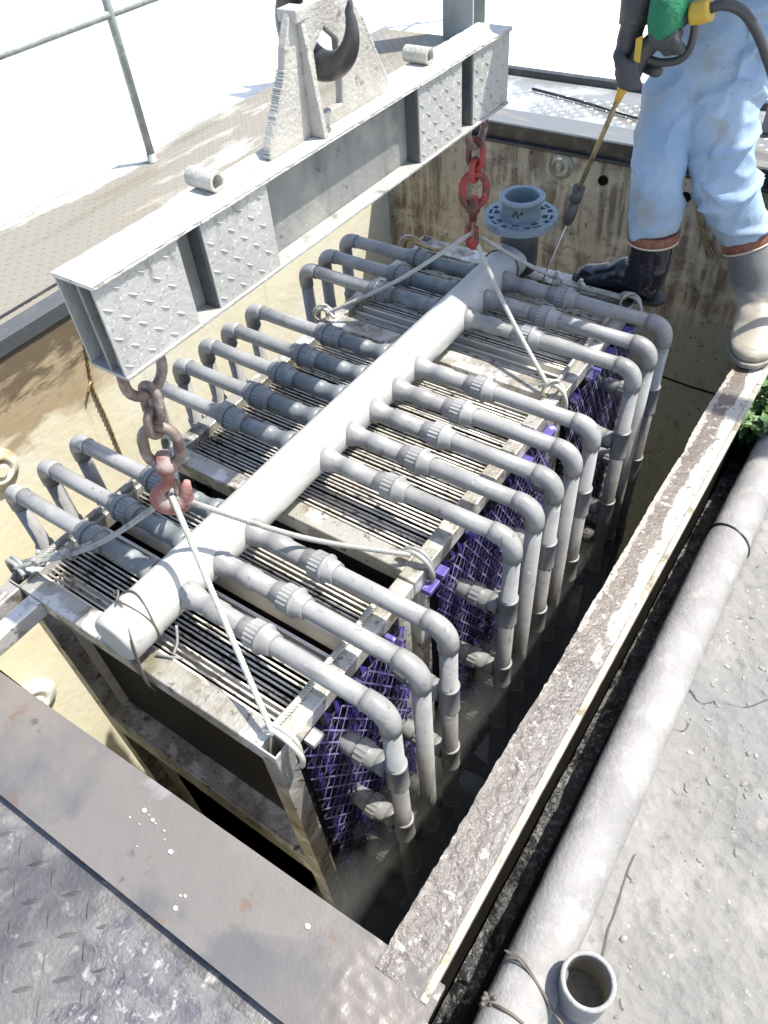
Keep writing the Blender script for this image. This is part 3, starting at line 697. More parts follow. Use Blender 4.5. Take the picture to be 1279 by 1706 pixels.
g = G(); g.tube(catmull([V((HC.x+.085, .10, .055)), V((HC.x+.10, .075, .02)), V((HC.x+.11, .045, .006))], 5), .004, 6); g.tube([(HC.x+.14, .05, .007), (HC.x+.07, .02, .008)], .0035, 6)
single('wire_peg', g, 'cement_pipe', (HC.x+.1, .05, .01), 'bent pale wire end beside the near header end', 'wire')

# =================================================================== LIFTING BEAM
BX0, BX1, BYa, BYb, BZ0, BZ1 = .300, .424, .313, 2.135, .662, .902
beam = thing('lifting_beam', ((BX0+BX1)/2, 1.22, BZ0), 'grey galvanised lifting beam with tread plate patches hanging over the rack', 'lifting beam')
t = .0095
g = G(); g.grid(8, 260, lambda u, v: (BX0+u*(BX1-BX0+.008)+(.004*nz((0, v*60, 1), 1) if u in (0, 1) else 0), BYa+v*(BYb-BYa), BZ1+.0006*nz((u, v*40, 0), 2)))
g.box((BX0, BYa, BZ1-t), (BX1+.006, BYb, BZ1-.0015)); obj('flange', g, 'galv_top', beam, label='pale top flange')
g = G(); g.box((BX0, BYa, BZ0), (BX1+.006, BYb, BZ0+t)); obj('flange', g, 'galv', beam, bevel=.002)
xc = (BX0+BX1)/2
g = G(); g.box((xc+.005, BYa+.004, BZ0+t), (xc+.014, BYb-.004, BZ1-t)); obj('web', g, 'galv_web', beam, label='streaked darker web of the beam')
def beadline(a, b_, r=.005, n=60):
    g = G(); a = V(a); b_ = V(b_); P = [a.lerp(b_, i/n)+V((0, 0, .0018*nz((i*3.1, 0, 0), 1))) for i in range(n+1)]
    g.tube(P, [r*(1+.35*nz((i*2.3, 5, 0), 1)) for i in range(n+1)], 6); return g
for (ya, yb) in ((BYa+.002, .559), (.634, .868), (1.563, 1.816), (1.891, BYb-.002)):
    for xs, s_ in ((BX1-.007, 1), (BX0+.001, -1)):
        g = G(); g.box((xs, ya, BZ0+t+.001), (xs+.006, yb, BZ1-t-.001)); st = .036
        if s_ > 0:
            for i in range(int((yb-ya)/st)):
                for j in range(6):
                    y = ya+.018+i*st; z = BZ0+.028+j*st
                    if y > yb-.012 or z > BZ1-.018: continue
                    lug(g, (xs+.006, y+random.uniform(-.001, .001), z), .95 if (i+j) % 2 else -.6, .030, .0075, .0032, V((0, 1, 0)), V((0, 0, 1)), V((1, 0, 0)))
        obj('tread_plate', g, 'galv', beam)
    o = beadline((BX1+.004, ya, BZ1-.008), (BX1+.004, yb, BZ1-.008)); obj('weld_bead', o, 'steel_edge', beam)
    o = beadline((BX1+.003, ya, BZ0+.006), (BX1+.003, yb, BZ0+.006), .004); obj('weld_bead', o, 'steel_edge', beam)
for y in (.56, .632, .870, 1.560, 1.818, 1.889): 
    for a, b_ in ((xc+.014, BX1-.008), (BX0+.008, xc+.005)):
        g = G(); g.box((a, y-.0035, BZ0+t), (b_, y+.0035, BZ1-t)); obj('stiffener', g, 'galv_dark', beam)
for i, y in enumerate((.762, 1.712)):
    g = G(); g.lathe((BX0-.015, y, BZ1+.023), (1, 0, 0), [(0, .023), (.004, .024), (.085, .024), (.088, .023), (.088, .017), (.01, .017)], 22, caps=False); g.lathe((BX0-.012, y, BZ1+.023), (1, 0, 0), [(0, .0175), (.002, .0175)], 22)
    obj('pipe_stub', g, 'steel_edge', beam)
# lifting lug: thick plate with a slot, ribs on both sides, torch-cut edges
zb = BZ1+.001; pw = .012
out = [(.950, zb), (1.485, zb), (1.478, zb+.03), (1.375, zb+.215), (1.33, zb+.285), (1.10, zb+.285), (1.065, zb+.22), (1.050, zb+.17), (.955, zb+.03)]
slot = [(1.175, zb+.035), (1.262, zb+.035), (1.27, zb+.09), (1.27, zb+.185), (1.22, zb+.225), (1.17, zb+.185)]
bm = bmesh.new()
def ringv(pts, x): return [bm.verts.new((x, y, z)) for y, z in pts]
ro = ringv(out, xc-pw/1); ri = ringv(slot, xc-pw/1)
eo = [bm.edges.new((ro[i], ro[(i+1) % len(ro)])) for i in range(len(ro))]; ei = [bm.edges.new((ri[i], ri[(i+1) % len(ri)])) for i in range(len(ri))]
bmesh.ops.triangle_fill(bm, edges=eo+ei, use_beauty=True)
r_ = bmesh.ops.extrude_face_region(bm, geom=bm.faces[:]); bmesh.ops.translate(bm, vec=(2*pw, 0, 0), verts=[e for e in r_['geom'] if isinstance(e, bmesh.types.BMVert)])
bmesh.ops.recalc_face_normals(bm, faces=bm.faces[:])
bm.transform(Matrix.Translation(-ORG[beam.name])); me = bpy.data.meshes.new('lug_plate'); bm.to_mesh(me); bm.free(); me.materials.append(K['steel_edge'])
o = bpy.data.objects.new('lug_plate', me); link(o, beam); o['label'] = 'thick lug plate with a slot for the crane hook'
bv = o.modifiers.new('b', 'BEVEL'); bv.width = .003; bv.segments = 2; bv.limit_method = 'ANGLE'
g = G()      # ragged flame-cut edge
for (a, c) in (((.952, zb+.01), (1.055, zb+.18)), ((1.483, zb+.02), (1.378, zb+.215))):
    for i in range(26):
        p = V((xc, a[0]+(c[0]-a[0])*i/26, a[1]+(c[1]-a[1])*i/26)); w_ = random.uniform(.002, .006)
        g.box(p-V((pw*1.05, w_, .0028)), p+V((pw*1.05, w_, .0022)))
obj('cut_edge', g, 'galv', beam)
for yy, s_ in ((1.118, 1), (1.118, -1), (1.345, -1)):
    if True:
        x_in = xc+s_*pw; x_out = xc+s_*.058
        g = G(); g.prism([(x_in, yy, zb), (x_out, yy, zb), (x_out-s_*.004, yy, zb+.03), (x_in+s_*.014, yy, zb+.265), (x_in, yy, zb+.275)], (0, .016, 0)); obj('rib', g, 'steel_edge', beam, bevel=.002)
g = G(); g.box((xc-.030, 1.10, zb+.262), (xc+.030, 1.150, zb+.290)); obj('doubler', g, 'steel_edge', beam, bevel=.004)

# crane hook through the slot
hk = thing('crane_hook', (xc, 1.222, BZ1+.1), 'heavy dark crane hook passed through the slot of the lug plate', 'hook')
hc = V((xc, 1.222, BZ1+.235)); R = .098; P = []; rr = []
for i in range(33):
    f = i/32; a = math.radians(18) - f*math.radians(232)       # tip on the near side, bowl through the slot, back up the far side
    P.append(hc+V((R*math.cos(a), 0, R*math.sin(a)))); rr.append(.011+.032*math.sin(min(1, f*1.3)*math.pi/2) if f < .75 else .042-.010*(f-.75)*4)
P += [hc+V((-.055, 0, .135)), hc+V((-.012, 0, .17)), hc+V((0, 0, .22)), hc+V((0, 0, .34))]; rr += [.030, .030, .028, .026]
g = G(); g.tube([P[0]+V((.006, 0, .022))]+P, [.006]+rr, 16); obj('hook', g, 'dark_steel', hk)
g = G(); g.box(hc+V((-.07, -.05, .34)), hc+V((.07, .05, .62))); obj('block', g, 'dark_steel', hk, bevel=.015)
g = G(); [g.tube([hc+V((x, 0, .62)), hc+V((x, 0, 6))], .008, 8) for x in (-.03, .03)]; obj('hoist_rope', g, 'dark_steel', hk)

# the beam and its hook were laid out at one size; bring both to their final size and place
KB, OFF = .908, V((.160, -.042, .154))
def resize(root):
    root.location = root.location*KB+OFF
    for c_ in root.children:
        c_.data.transform(Matrix.Scale(KB, 4))
        for q_ in c_.modifiers: q_.width *= KB
resize(beam); resize(hk)
BZ0 = BZ0*KB+OFF.z

# =================================================================== CHAINS WITH SWIVEL HOOKS
def linkpath(c, L, W, dirv, side, n=10):
    c = V(c); d = V(dirv).normalized(); s_ = (V(side)-d*V(side).dot(d)).normalized(); P = []
    h = L/2-W/2
    for i in range(n+1):
        a = -math.pi/2+math.pi*i/n; P.append(c+d*(h+W/2*math.cos(a))+s_*(W/2*math.sin(a)))
    for i in range(n+1):
        a = math.pi/2+math.pi*i/n; P.append(c+d*(-h+W/2*math.cos(a))+s_*(W/2*math.sin(a)))
    return P
CHX = xc*KB+OFF.x+.004
def chain(py, tip, m1, m2, lab, grp):
    top = V((CHX, py, BZ0)); bot = V(tip); t_ = thing('swivel_hook_chain', top, lab, 'chain hook', grp)
    d = (top-bot).normalized(); L = (top-bot).length
    sh = top+V((0, 0, -.012)); A1, B1 = V((1, 0, 0)), V((0, 1, 0))
    # bow shackle through the bottom flange
    r = .054; P = [sh+V((0, -r*.85, .06)), sh+V((0, -r*.9, .01))]+[sh+V((0, -r*math.cos(a), -.035-r*math.sin(a))) for a in [i*math.pi/12 for i in range(13)]]+[sh+V((0, r*.9, .01)), sh+V((0, r*.85, .06))]
    g = G(); g.tube(P, .0125, 12); obj('shackle', g, 'chain', t_)
    g = G(); g.tube([sh+V((0, -r*1.25, .015)), sh+V((0, r*1.25, .015))], .010, 10); obj('pin', g, 'chain', t_)
    s0 = sh+V((0, 0, -.035-r+.012)); rest = (s0-bot).length; dd = (bot-s0).normalized()
    f = rest/.40
    g = G(); g.tube(linkpath(s0+dd*.045*f, .105*f, .052, dd, A1), .0105, 10, closed=True); obj('chain_link', g, m1, t_)
    g = G(); g.tube(linkpath(s0+dd*.105*f, .080*f, .045, dd, B1), .0110, 10, closed=True); obj('chain_link', g, m1 if m1 == 'chain' else m2, t_)
    c3 = s0+dd*.185*f; g = G(); g.tube(linkpath(c3, .130*f, .082, dd, A1*.8+B1*.6), .0135, 12, closed=True); obj('swivel_eye', g, 'chain' if m1 == 'chain' else m2, t_)
    c4 = c3+dd*.050*f; g = G(); g.lathe(c4-dd*.022, dd, [(0, .012), (.002, .020), (.022, .021), (.024, .026), (.052, .026), (.058, .016), (.085, .015)], 8); obj('swivel_nut', g, m2, t_)
    # hook: neck, bowl, tip
    sd_ = (A1*.70+B1*.70) if m1 == 'chain' else (A1*.75+B1*-.65); sd_ = (sd_-dd*sd_.dot(dd)).normalized(); nk = c4+dd*.055; hb = nk+dd*.055; R_ = .035
    P = [nk-dd*.01, nk+dd*.015]+[hb+(-sd_*math.cos(a)+dd*math.sin(a))*R_ for a in [math.radians(-35)+i*math.radians(215)/14 for i in range(15)]]+[hb+sd_*(R_+.002)-dd*.02, hb+sd_*(R_+.008)-dd*.042]
    rr = [.013, .015]+[.016+.011*math.sin(i/14*math.pi) for i in range(15)]+[.015, .008]
    g = G(); g.tube([p for p in P], [(q, q*.72) for q in rr], 14, ref=dd.cross(sd_).cross(dd)); obj('hook', g, m2, t_)
    g = G(); g.box((-.004, -.006, -.03), (.004, .006, .03), Matrix.Translation(hb-dd*.018+sd_*.014) @ dd.to_track_quat('Z', 'Y').to_matrix().to_4x4()); obj('latch', g, 'chain', t_)
    return hb+dd*.012
h1 = chain(.317, at(290, 842, 0, .487), 'chain', 'red', 'near chain with a faded red swivel hook holding the slings', 'swivel hooks hanging from the lifting beam')
h2 = chain(1.790, at(786, 402, 0, .487), 'red_bright', 'red_bright', 'far chain with a bright red swivel hook beside the slotted flange', 'swivel hooks hanging from the lifting beam')

# =================================================================== WIRE SLINGS
def sling(h, e, m, lab, sag=.03, r=.0085, clips=(), tail=True, mid=None, loop=.03):
    h = V(h); e = V(e); t_ = thing('wire_sling', e, lab, 'wire rope', 'wire slings between the hooks and the rack')
    mm = [h.lerp(e, .5)+V((0, 0, -sag))] if mid is None else [V(q) for q in mid]
    P = catmull([h+V((0, 0, .012))]+mm+[e+V((0, 0, .025))], 16)
    g = G(); g.rope(P, r); obj('rope', g, [m, 'wire'], t_)
    # eye passing round the frame tube
    d = (h-e); d.z = 0; d.normalize(); s_ = V((-d.y, d.x, 0))
    ey = [e+V((0, 0, .03))+d*.01]; sx = 1 if e.x > .5 else -1
    g = G(); q = catmull([e+V((-sx*.035, 0, .012)), e+V((0, .006, .032)), e+V((sx*.045, .006, .022)), e+V((sx*.068, .008, -.03)), e+V((sx*.060, .008, -.085))], 6); g.tube(q, r*.9, 8)
    q = catmull([e+V((-sx*.03, .008, .02)), e+V((-sx*.01, .016, .036)), e+V((sx*.03, .02, .034)), e+V((sx*.055, .02, .0)), e+V((sx*.056, .015, -.09))], 6); g.tube(q, r*.7, 8); obj('eye_loop', g, m, t_)
    if tail:
        g = G(); Q = [p+s_*r*1.9 for p in P if (p-e).length < .30 and (p-e).length > .03]
        if len(Q) > 3: g.rope(Q, r*.9); obj('rope_tail', g, [m, 'wire'], t_)
    for c in clips:
        p = e.lerp(h, c); i = min(range(len(P)), key=lambda k: (P[k]-p).length); p = P[i]; dr = (P[max(0, i-1)]-P[min(len(P)-1, i+1)]).normalized(); up_ = dr.cross(s_).normalized()
        g = G(); g.tube([p+s_*.022+up_*.022, p+s_*.022-up_*.006]+[p+s_*(.007+.015*math.cos(a))-up_*(.006+.015*math.sin(a)) for a in [i_*math.pi/8 for i_ in range(9)]]+[p-s_*.008-up_*.006, p-s_*.008+up_*.022], .0042, 8)
        g.box((-.022, -.008, -.006), (.022, .008, .006), Matrix.Translation(p+s_*.007+up_*.010) @ Matrix((s_, dr, up_)).transposed().to_4x4())
        for q_ in (.022, -.008): g.lathe(p+s_*q_+up_*.014, up_, [(0, .008), (.009, .008)], 6)
        obj('rope_clip', g, 'rope', t_)
    return t_
ed = .972
sling(h1, (ed, .005, .012), 'rope_pale', 'pale sling leg running from the near hook down to the near right rack corner', sag=.008, tail=False)
sling(h1, (ed-.02, .63, .012), 'rope', 'sling leg crossing the white header from the near hook to the middle right rail', sag=.02, tail=False)
sling(h1, (X0+.02, .0, .012), 'rope', 'sling leg with two clips from the near hook to the near left rack corner', clips=(.16, .34))
sling(h1, (X0+.03, .63, .012), 'rope', 'sling leg behind the near hook reaching the left rail', tail=False)
sling(h2, (ed-.02, 1.50, .012), 'rope_pale', 'pale sling leg from the far hook down to the right rail before the far bay', sag=.006, tail=False)
sling(h2, (ed, 2.13, .015), 'rope', 'doubled sling leg with two clips ending by the black boot', sag=.02, clips=(.30, .46))
sling(h2, (X0+.025, 1.50, .012), 'rope_pale', 'pale sling leg slanting from the far hook to the left rail', sag=.008, tail=False)
sling(h2, (X0+.03, 2.13, .012), 'hemp', 'brown sling leg from the far hook to the far left corner', tail=False)
# steel rings at the sling ends
for c, lab in (((.985, 2.12, .022), 'steel ring under the sling end beside the black boot'), ((-.03, 1.50, .02), 'steel ring on the left rail at the far bay'), ((-.03, 2.12, .02), 'steel ring on the far left rack corner'), ((.965, 1.50, .018), 'pale steel ring on the right rail before the far bay')):
    c = V(c); g = G(); g.tube([c+V((.034*math.cos(a)*.6, .034*math.cos(a)*.8, .034*math.sin(a)+.012)) for a in [2*math.pi*i/26 for i in range(26)]], .0055, 8, closed=True)
    single('steel_ring', g, 'lip', c, lab, 'ring', 'steel rings on the rack rails')
# rope laid along the near side rails
def laid(pts, m, lab, r=.010):
    g = G(); g.rope(catmull(pts, 12), r, lay_=.05); return single('rail_rope', g, [m, 'wire'], pts[0], lab, 'rope')
laid([(.945, .03, .010), (.952, .12, .011), (.950, .22, .010), (.953, .32, .011), (.948, .42, .010), (.951, .50, .010)], 'rope_pale', 'pale wire rope laid along the near right rail')
laid([(.955, 1.55, .010), (.955, 1.70, .011), (.952, 1.85, .010), (.955, 2.05, .011)], 'rope', 'grey wire rope laid along the far right rail')
laid([(X0+.030, .05, .010), (X0+.028, .20, .012), (X0+.034, .36, .010), (X0+.030, .55, .011)], 'rope', 'grey wire rope laid along the near left rail')
# ropes hanging on the walls
P = [at(px, py, 0, XL+.01) for px, py in ((140, 560), (152, 635), (160, 660), (178, 700), (192, 735), (206, 768))]
g = G(); g.rope(catmull(P, 10), .010, 3, .10); g.tube(catmull([P[1], P[1]+V((.02, -.03, .0)), P[1]+V((.02, -.05, -.03))], 4), .006, 6); single('hanging_rope', g, ['hemp', 'wire'], P[0], 'frayed brown rope hanging down the cream left wall', 'rope')
for dx, lab in ((0, 'thin pale cord hanging on the far wall behind the worker'),):
    g = G()
    for q in (0, 5, 10):
        P = [at(px+q*.7, py, 1, YF-.012) for px, py in ((1158, 320), (1160, 350), (1163, 375), (1172, 405), (1178+q, 428+q*.5))]; g.tube(catmull(P, 6), .005, 5)
    single('cord', g, 'hemp', P[0], lab, 'cord')

# =================================================================== PIPES ON THE RIGHT
pc = [(1.712, -.9), (1.693, -.2), (1.680, .45), (1.668, 1.0), (1.664, 1.40), (1.668, 2.1), (1.68, 3.4)]; PZ = -.262; PR = .066
dpz = thing('drain_pipe', (1.68, 1.2, GZ), 'long cement coated pipe lying between the trench and the paving', 'pipe')
Q = catmull([(x, y, PZ) for x, y in pc], 40); Fq = frames(Q); g = G(); n = 40; b = 0
for i, p in enumerate(Q):
    t0, u, v = Fq[i]
    for k in range(n):
        a = 2*math.pi*k/n; dirn = V((math.cos(a), 0, math.sin(a))); w0 = p+dirn*PR
        r = PR*(1.03 if p.y < 1.41 else 1.0)+.0012*nz(w0, 9)+.0012*nz(w0, 40)
        g.v.append(p+V((dirn.x*r, 0, dirn.z*r)))
for i in range(len(Q)-1):
    for k in range(n): l = (k+1) % n; g.face((i*n+k, (i+1)*n+k, (i+1)*n+l, i*n+l), True)
obj('pipe', g, 'cement_pipe', dpz)
def around(y, cx, r, rr, m, nm, lean=.0, parent=dpz):
    g = G(); g.tube([V((cx+r*math.cos(a), y+lean*math.cos(a), PZ+r*math.sin(a))) for a in [2*math.pi*i/40 for i in range(40)]], rr, 6, closed=True); return obj(nm, g, m, parent)
around(1.405, 1.664, PR*1.04, .004, 'dark_steel', 'clamp_wire', -.02)
g = G()
for q in (0, .006):
    P = [at(840+q*400, 1583, 2, -.2), at(868, 1604, 2, PZ+PR+.004)+V((0, q, .002)), at(895+q*300, 1640, 2, PZ+PR), at(925+q*300, 1690, 2, PZ+.05), at(960, 1740, 2, PZ+.04)]; g.tube(catmull(P, 8), .0022, 6)
single('tie_wire', g, 'wire', P[1], 'thin steel wire bent over the pale pipe beside the standpipe', 'tie wire')
g = G(); P = [at(815, 1672, 2, PZ+.04), at(832, 1678, 2, PZ+PR), at(852, 1690, 2, PZ+PR+.004), at(872, 1706, 2, PZ+PR)]; g.tube(catmull(P, 8), .0035, 6)
for i in range(14): c = P[0]+V([random.uniform(-.016, .016) for _ in range(3)]); g.ell(c, (.007, .006, .006), 6, 4)
single('tie_wire', g, 'wire', P[0], 'knotted wire on the trench side of the pale pipe at the bottom edge', 'tie wire')
sc = at(980, 1634, 2, -.15); sp = thing('standpipe', (sc.x, sc.y, GZ), 'short open grey standpipe standing beside the pale pipe', 'pipe')
g = G(); g.lathe((sc.x, sc.y, -.36), (0, 0, 1), [(0, .055), (.205, .055), (.210, .0555), (.211, .048), (.20, .047), (.02, .047)], 40, caps=False); obj('pipe', g, 'standpipe', sp)
g = G(); g.lathe((sc.x, sc.y, -.36), (0, 0, 1), [(.206, .0565), (.212, .0565), (.213, .0475), (.207, .0465)], 40, caps=False); obj('pipe_lip', g, 'cement_pipe', sp)
g = G(); g.lathe((sc.x, sc.y, -.36), (0, 0, 1), [(.203, .0468), (.01, .0465)], 40, caps=False); g.lathe((sc.x, sc.y, -.31), (0, 0, 1), [(0, .0465), (.003, .0465)], 30); obj('pipe_inside', g, 'pipe_inside', sp)
c = at(922, 1642, 2, GZ+.05); g = G(); g.box(c-V((.02, .02, .05)), c+V((.015, .02, .012))); single('notch_block', g, 'dark_steel', c, 'small black block wedged between the standpipe and the pale pipe', 'block', bevel=.004)

# added, unseen canopy, put here only to cast shade over the far end
cn = thing('added_shade_canopy', (2.6, 4.0, GZ), 'added, unseen flat canopy on posts, shading the far end of the tank', 'canopy')
g = G(); g.box((.50, 2.81, 3.2), (2.0, 5.0, 3.23)); obj('roof', g, 'column', cn)
for yy in (3.1, 4.9):
    g = G(); g.box((2.0, yy-.05, 3.1), (2.9, yy+.05, 3.2)); obj('bracket', g, 'column', cn)
    g = G(); g.box((2.85, yy-.05, GZ), (2.95, yy+.05, 3.25)); obj('post', g, 'column', cn)

# weeds behind the rim ------------------------------------------------
def weed(c, n, size, lab):
    c = V(c); t_ = thing('weed', c, lab, 'weed', 'weeds beyond the trench'); gs = G(); gl = G()
    for i in range(n):
        a = random.random()*6.28; le = size*random.uniform(.5, 1.0); tip = c+V((math.cos(a)*le*.45, math.sin(a)*le*.45, le)); P = catmull([c, c.lerp(tip, .5)+V((0, 0, le*.08)), tip], 5); gs.tube(P, [.003*(1-.6*k/len(P)) for k in range(len(P))], 5)
        for k in range(2, len(P)):
            for q in range(3):
                b_ = random.random()*6.28; L_ = size*random.uniform(.18, .34); d = V((math.cos(b_), math.sin(b_), random.uniform(-.2, .5))).normalized(); s_ = d.cross(V((0, 0, 1))).normalized()*L_*.26; p = P[k]; b0 = len(gl.v)
                dn = V((0, 0, -L_*.12))
                gl.v += [p, p+d*L_*.45+s_+dn*.2, p+d*L_+dn*1.6, p+d*L_*.45-s_+dn*.2, p+d*L_*.5+V((0, 0, -.008))]
                gl.face((b0, b0+1, b0+4)); gl.face((b0+1, b0+2, b0+4)); gl.face((b0+2, b0+3, b0+4)); gl.face((b0+3, b0, b0+4))
    obj('stem', gs, 'stem', t_); obj('leaf', gl, 'leaf', t_, kind='stuff')
for (x, y, n, s_, lab) in ((1.575, 2.02, 12, .22, 'leafy green weed nearest the black trench end'), (1.60, 2.2, 13, .25, 'taller leafy weed in the middle of the clump by the rim'), (1.62, 2.45, 13, .25, 'leafy weed behind, close to the grey boot heel'), (1.62, 2.75, 9, .18, 'farthest leafy weed of the clump beside the rim'), (1.58, 2.98, 9, .18, 'weed hidden furthest back beside the rim')):
    weed((x, y, -.37), n, s_, lab)

# =================================================================== WORKER
per = thing('person', (1.22, 2.35, RZ), 'worker in washed blue overalls straddling rack and rim with a pressure lance', 'person')
def loft(g, rings, n=24, sub=8, ref=(0, 1, 0)):
    P = [V(r[0]) for r in rings]; Q = catmull(P, sub); R = catmull([V((r[1], r[2], 0)) for r in rings], sub)
    g.tube(Q, [(max(.004, q.x), max(.004, q.y)) for q in R], n, ref=ref); return g
# --- legs (unit lengths; y planes of the two feet)
aB = V((1.035, 2.215, .0))      # foot on the rack end beam, toe pointing -x
aR = V((1.40, 2.45, RZ))       # foot on the rim, toe pointing towards the camera
tA = at(1090, 380, 1, 2.22); kA = at(1094, 285, 1, 2.20); uA = at(1112, 195, 1, 2.26); hA = at(1150, 105, 1, 2.36)
tR = at(1236, 398, 1, 2.44); kR = at(1203, 275, 1, 2.30); mR = at(1215, 330, 1, 2.36); uR = at(1200, 185, 1, 2.33); hR = at(1218, 95, 1, 2.42)
g = G()
loft(g, [(tA+V((0, 0, -.005)), .088, .082), (tA+V((-.005, 0, .04)), .098, .090), (tA.lerp(kA, .5), .090, .088), (kA, .082, .088), (uA, .086, .10), (hA, .098, .12)])
loft(g, [(tR+V((.01, 0, .010)), .078, .078), (tR+V((0, 0, .04)), .088, .085), (mR, .104, .096), (kR, .106, .10), (uR, .120, .12), (hR, .122, .13)])
wst = at(1215, 20, 1, 2.42)
loft(g, [(hA.lerp(hR, .5)+V((0, 0, -.01)), .14, .11), (hA.lerp(hR, .5), .21, .15), (wst, .205, .15), (wst+V((0, 0, .15)), .20, .15)], ref=(1, 0, 0))
def wrk(p, n):
    z = p.z
    right = p.x > 1.14
    q = (p.x*2.6+z*(2.2 if right else .5)+.3*nz(p, 3), p.y*2.4, z*(6.5 if right else 3.0)-p.x*2)
    a = abs(nz(q, 1.25)); b_ = abs(nz((p.x*8-z*3, p.y*6, z*9), 1.1, 3)); k = .020 if z < .36 else (.022 if right else .013)
    return k*(1-a*4.5 if a < .222 else 0)+.006*(1-b_*4 if b_ < .25 else 0)-.003 + .006*nz(p, 7) + .0012*nz(p, 45)
tro = fuse(g, .0075, 5, wrk); obj('trousers', tro, 'denim', per, label='baggy light blue work trousers')
# trouser seam and pocket flap
# jacket with sleeves
sho = wst+V((-.06, -.10, .62)); g = G()
loft(g, [(wst+V((0, 0, -.085)), .225, .172), (wst+V((0, 0, .05)), .218, .168), (wst+V((-.02, -.03, .30)), .225, .165), (wst+V((-.05, -.07, .52)), .25, .15), (sho, .16, .11), (sho+V((-.01, -.01, .06)), .08, .08)], ref=(1, 0, 0))
gA = at(1064, -8, 1, 2.06); gB = at(1120, -25, 1, 2.08)          # wrists
sA = sho+V((-.20, -.04, -.05)); sB = sho+V((.22, .0, -.05)); eA = V((sA.x-.10, sA.y-.04, gA.z+.26)); eB = V((sB.x+.03, sB.y-.12, gB.z+.20))
loft(g, [(sho+V((-.10, 0, -.02)), .085, .09), (sA, .09, .09), (eA, .075, .07), (gA+V((0, 0, .02)), .058, .055)], 18)
loft(g, [(sho+V((.10, 0, -.02)), .085, .09), (sB, .09, .09), (eB, .075, .07), (gB.lerp(eB, .10), .060, .055)], 18)
def wrj(p, n): return .014*(1-abs(nz((p.x*4, p.y*4, p.z*8), 1.4))*3)+.005*nz(p, 12)
obj('jacket', fuse(g, .010, 5, wrj), 'denim', per, label='light blue work jacket')
# body under the clothes with head
g = G(); hd0 = sho+V((-.05, -.06, .24))
loft(g, [(sho+V((0, 0, -.10)), .12, .09), (sho+V((-.01, -.01, .06)), .062, .062), (sho+V((-.03, -.035, .13)), .058, .06), (hd0+V((0, 0, -.08)), .075, .085), (hd0, .095, .118), (hd0+V((0, 0, .07)), .090, .112), (hd0+V((0, 0, .125)), .04, .05)], ref=(1, 0, 0))
fd = V((-.55, -.82, -.15)).normalized(); sd2 = V((.83, -.56, 0)).normalized()
g.ell(hd0+fd*.115+V((0, 0, -.01)), (.016, .022, .028)); g.ell(hd0+fd*.085+V((0, 0, -.075)), (.05, .05, .035))
for s_ in (1, -1): g.ell(hd0+sd2*.094*s_+V((0, 0, -.01)), (.016, .022, .036))
g.ell(hd0+fd*.107+V((0, 0, -.052)), (.026, .018, .010))
for a, b_ in ((sho, wst),): loft(g, [(a+V((0, 0, -.06)), .17, .10), (a.lerp(b_, .5), .16, .11), (b_, .16, .11)], ref=(1, 0, 0))
obj('body', fuse(g, .010, 3), 'skin', per)
g = G()
for s_ in (1, -1): g.ell(hd0+fd*.106+sd2*.035*s_+V((0, 0, .012)), (.012, .012, .009))
obj('eyes', g, 'hair', per)
g = G(); g.lathe(hd0+V((0, 0, .045)), (0, 0, 1), [(0, .150), (.006, .150), (.010, .128), (.05, .122), (.09, .095), (.115, .05), (.122, .01)], 32); obj('helmet', g, 'helmet', per, label='round white helmet')
g = G(); loft(g, [(hd0+V((.03, .045, -.06)), .06, .05), (hd0+V((.02, .03, .0)), .098, .10), (hd0+V((.02, .03, .05)), .095, .10)], ref=(1, 0, 0)); obj('hair', g, 'hair', per)
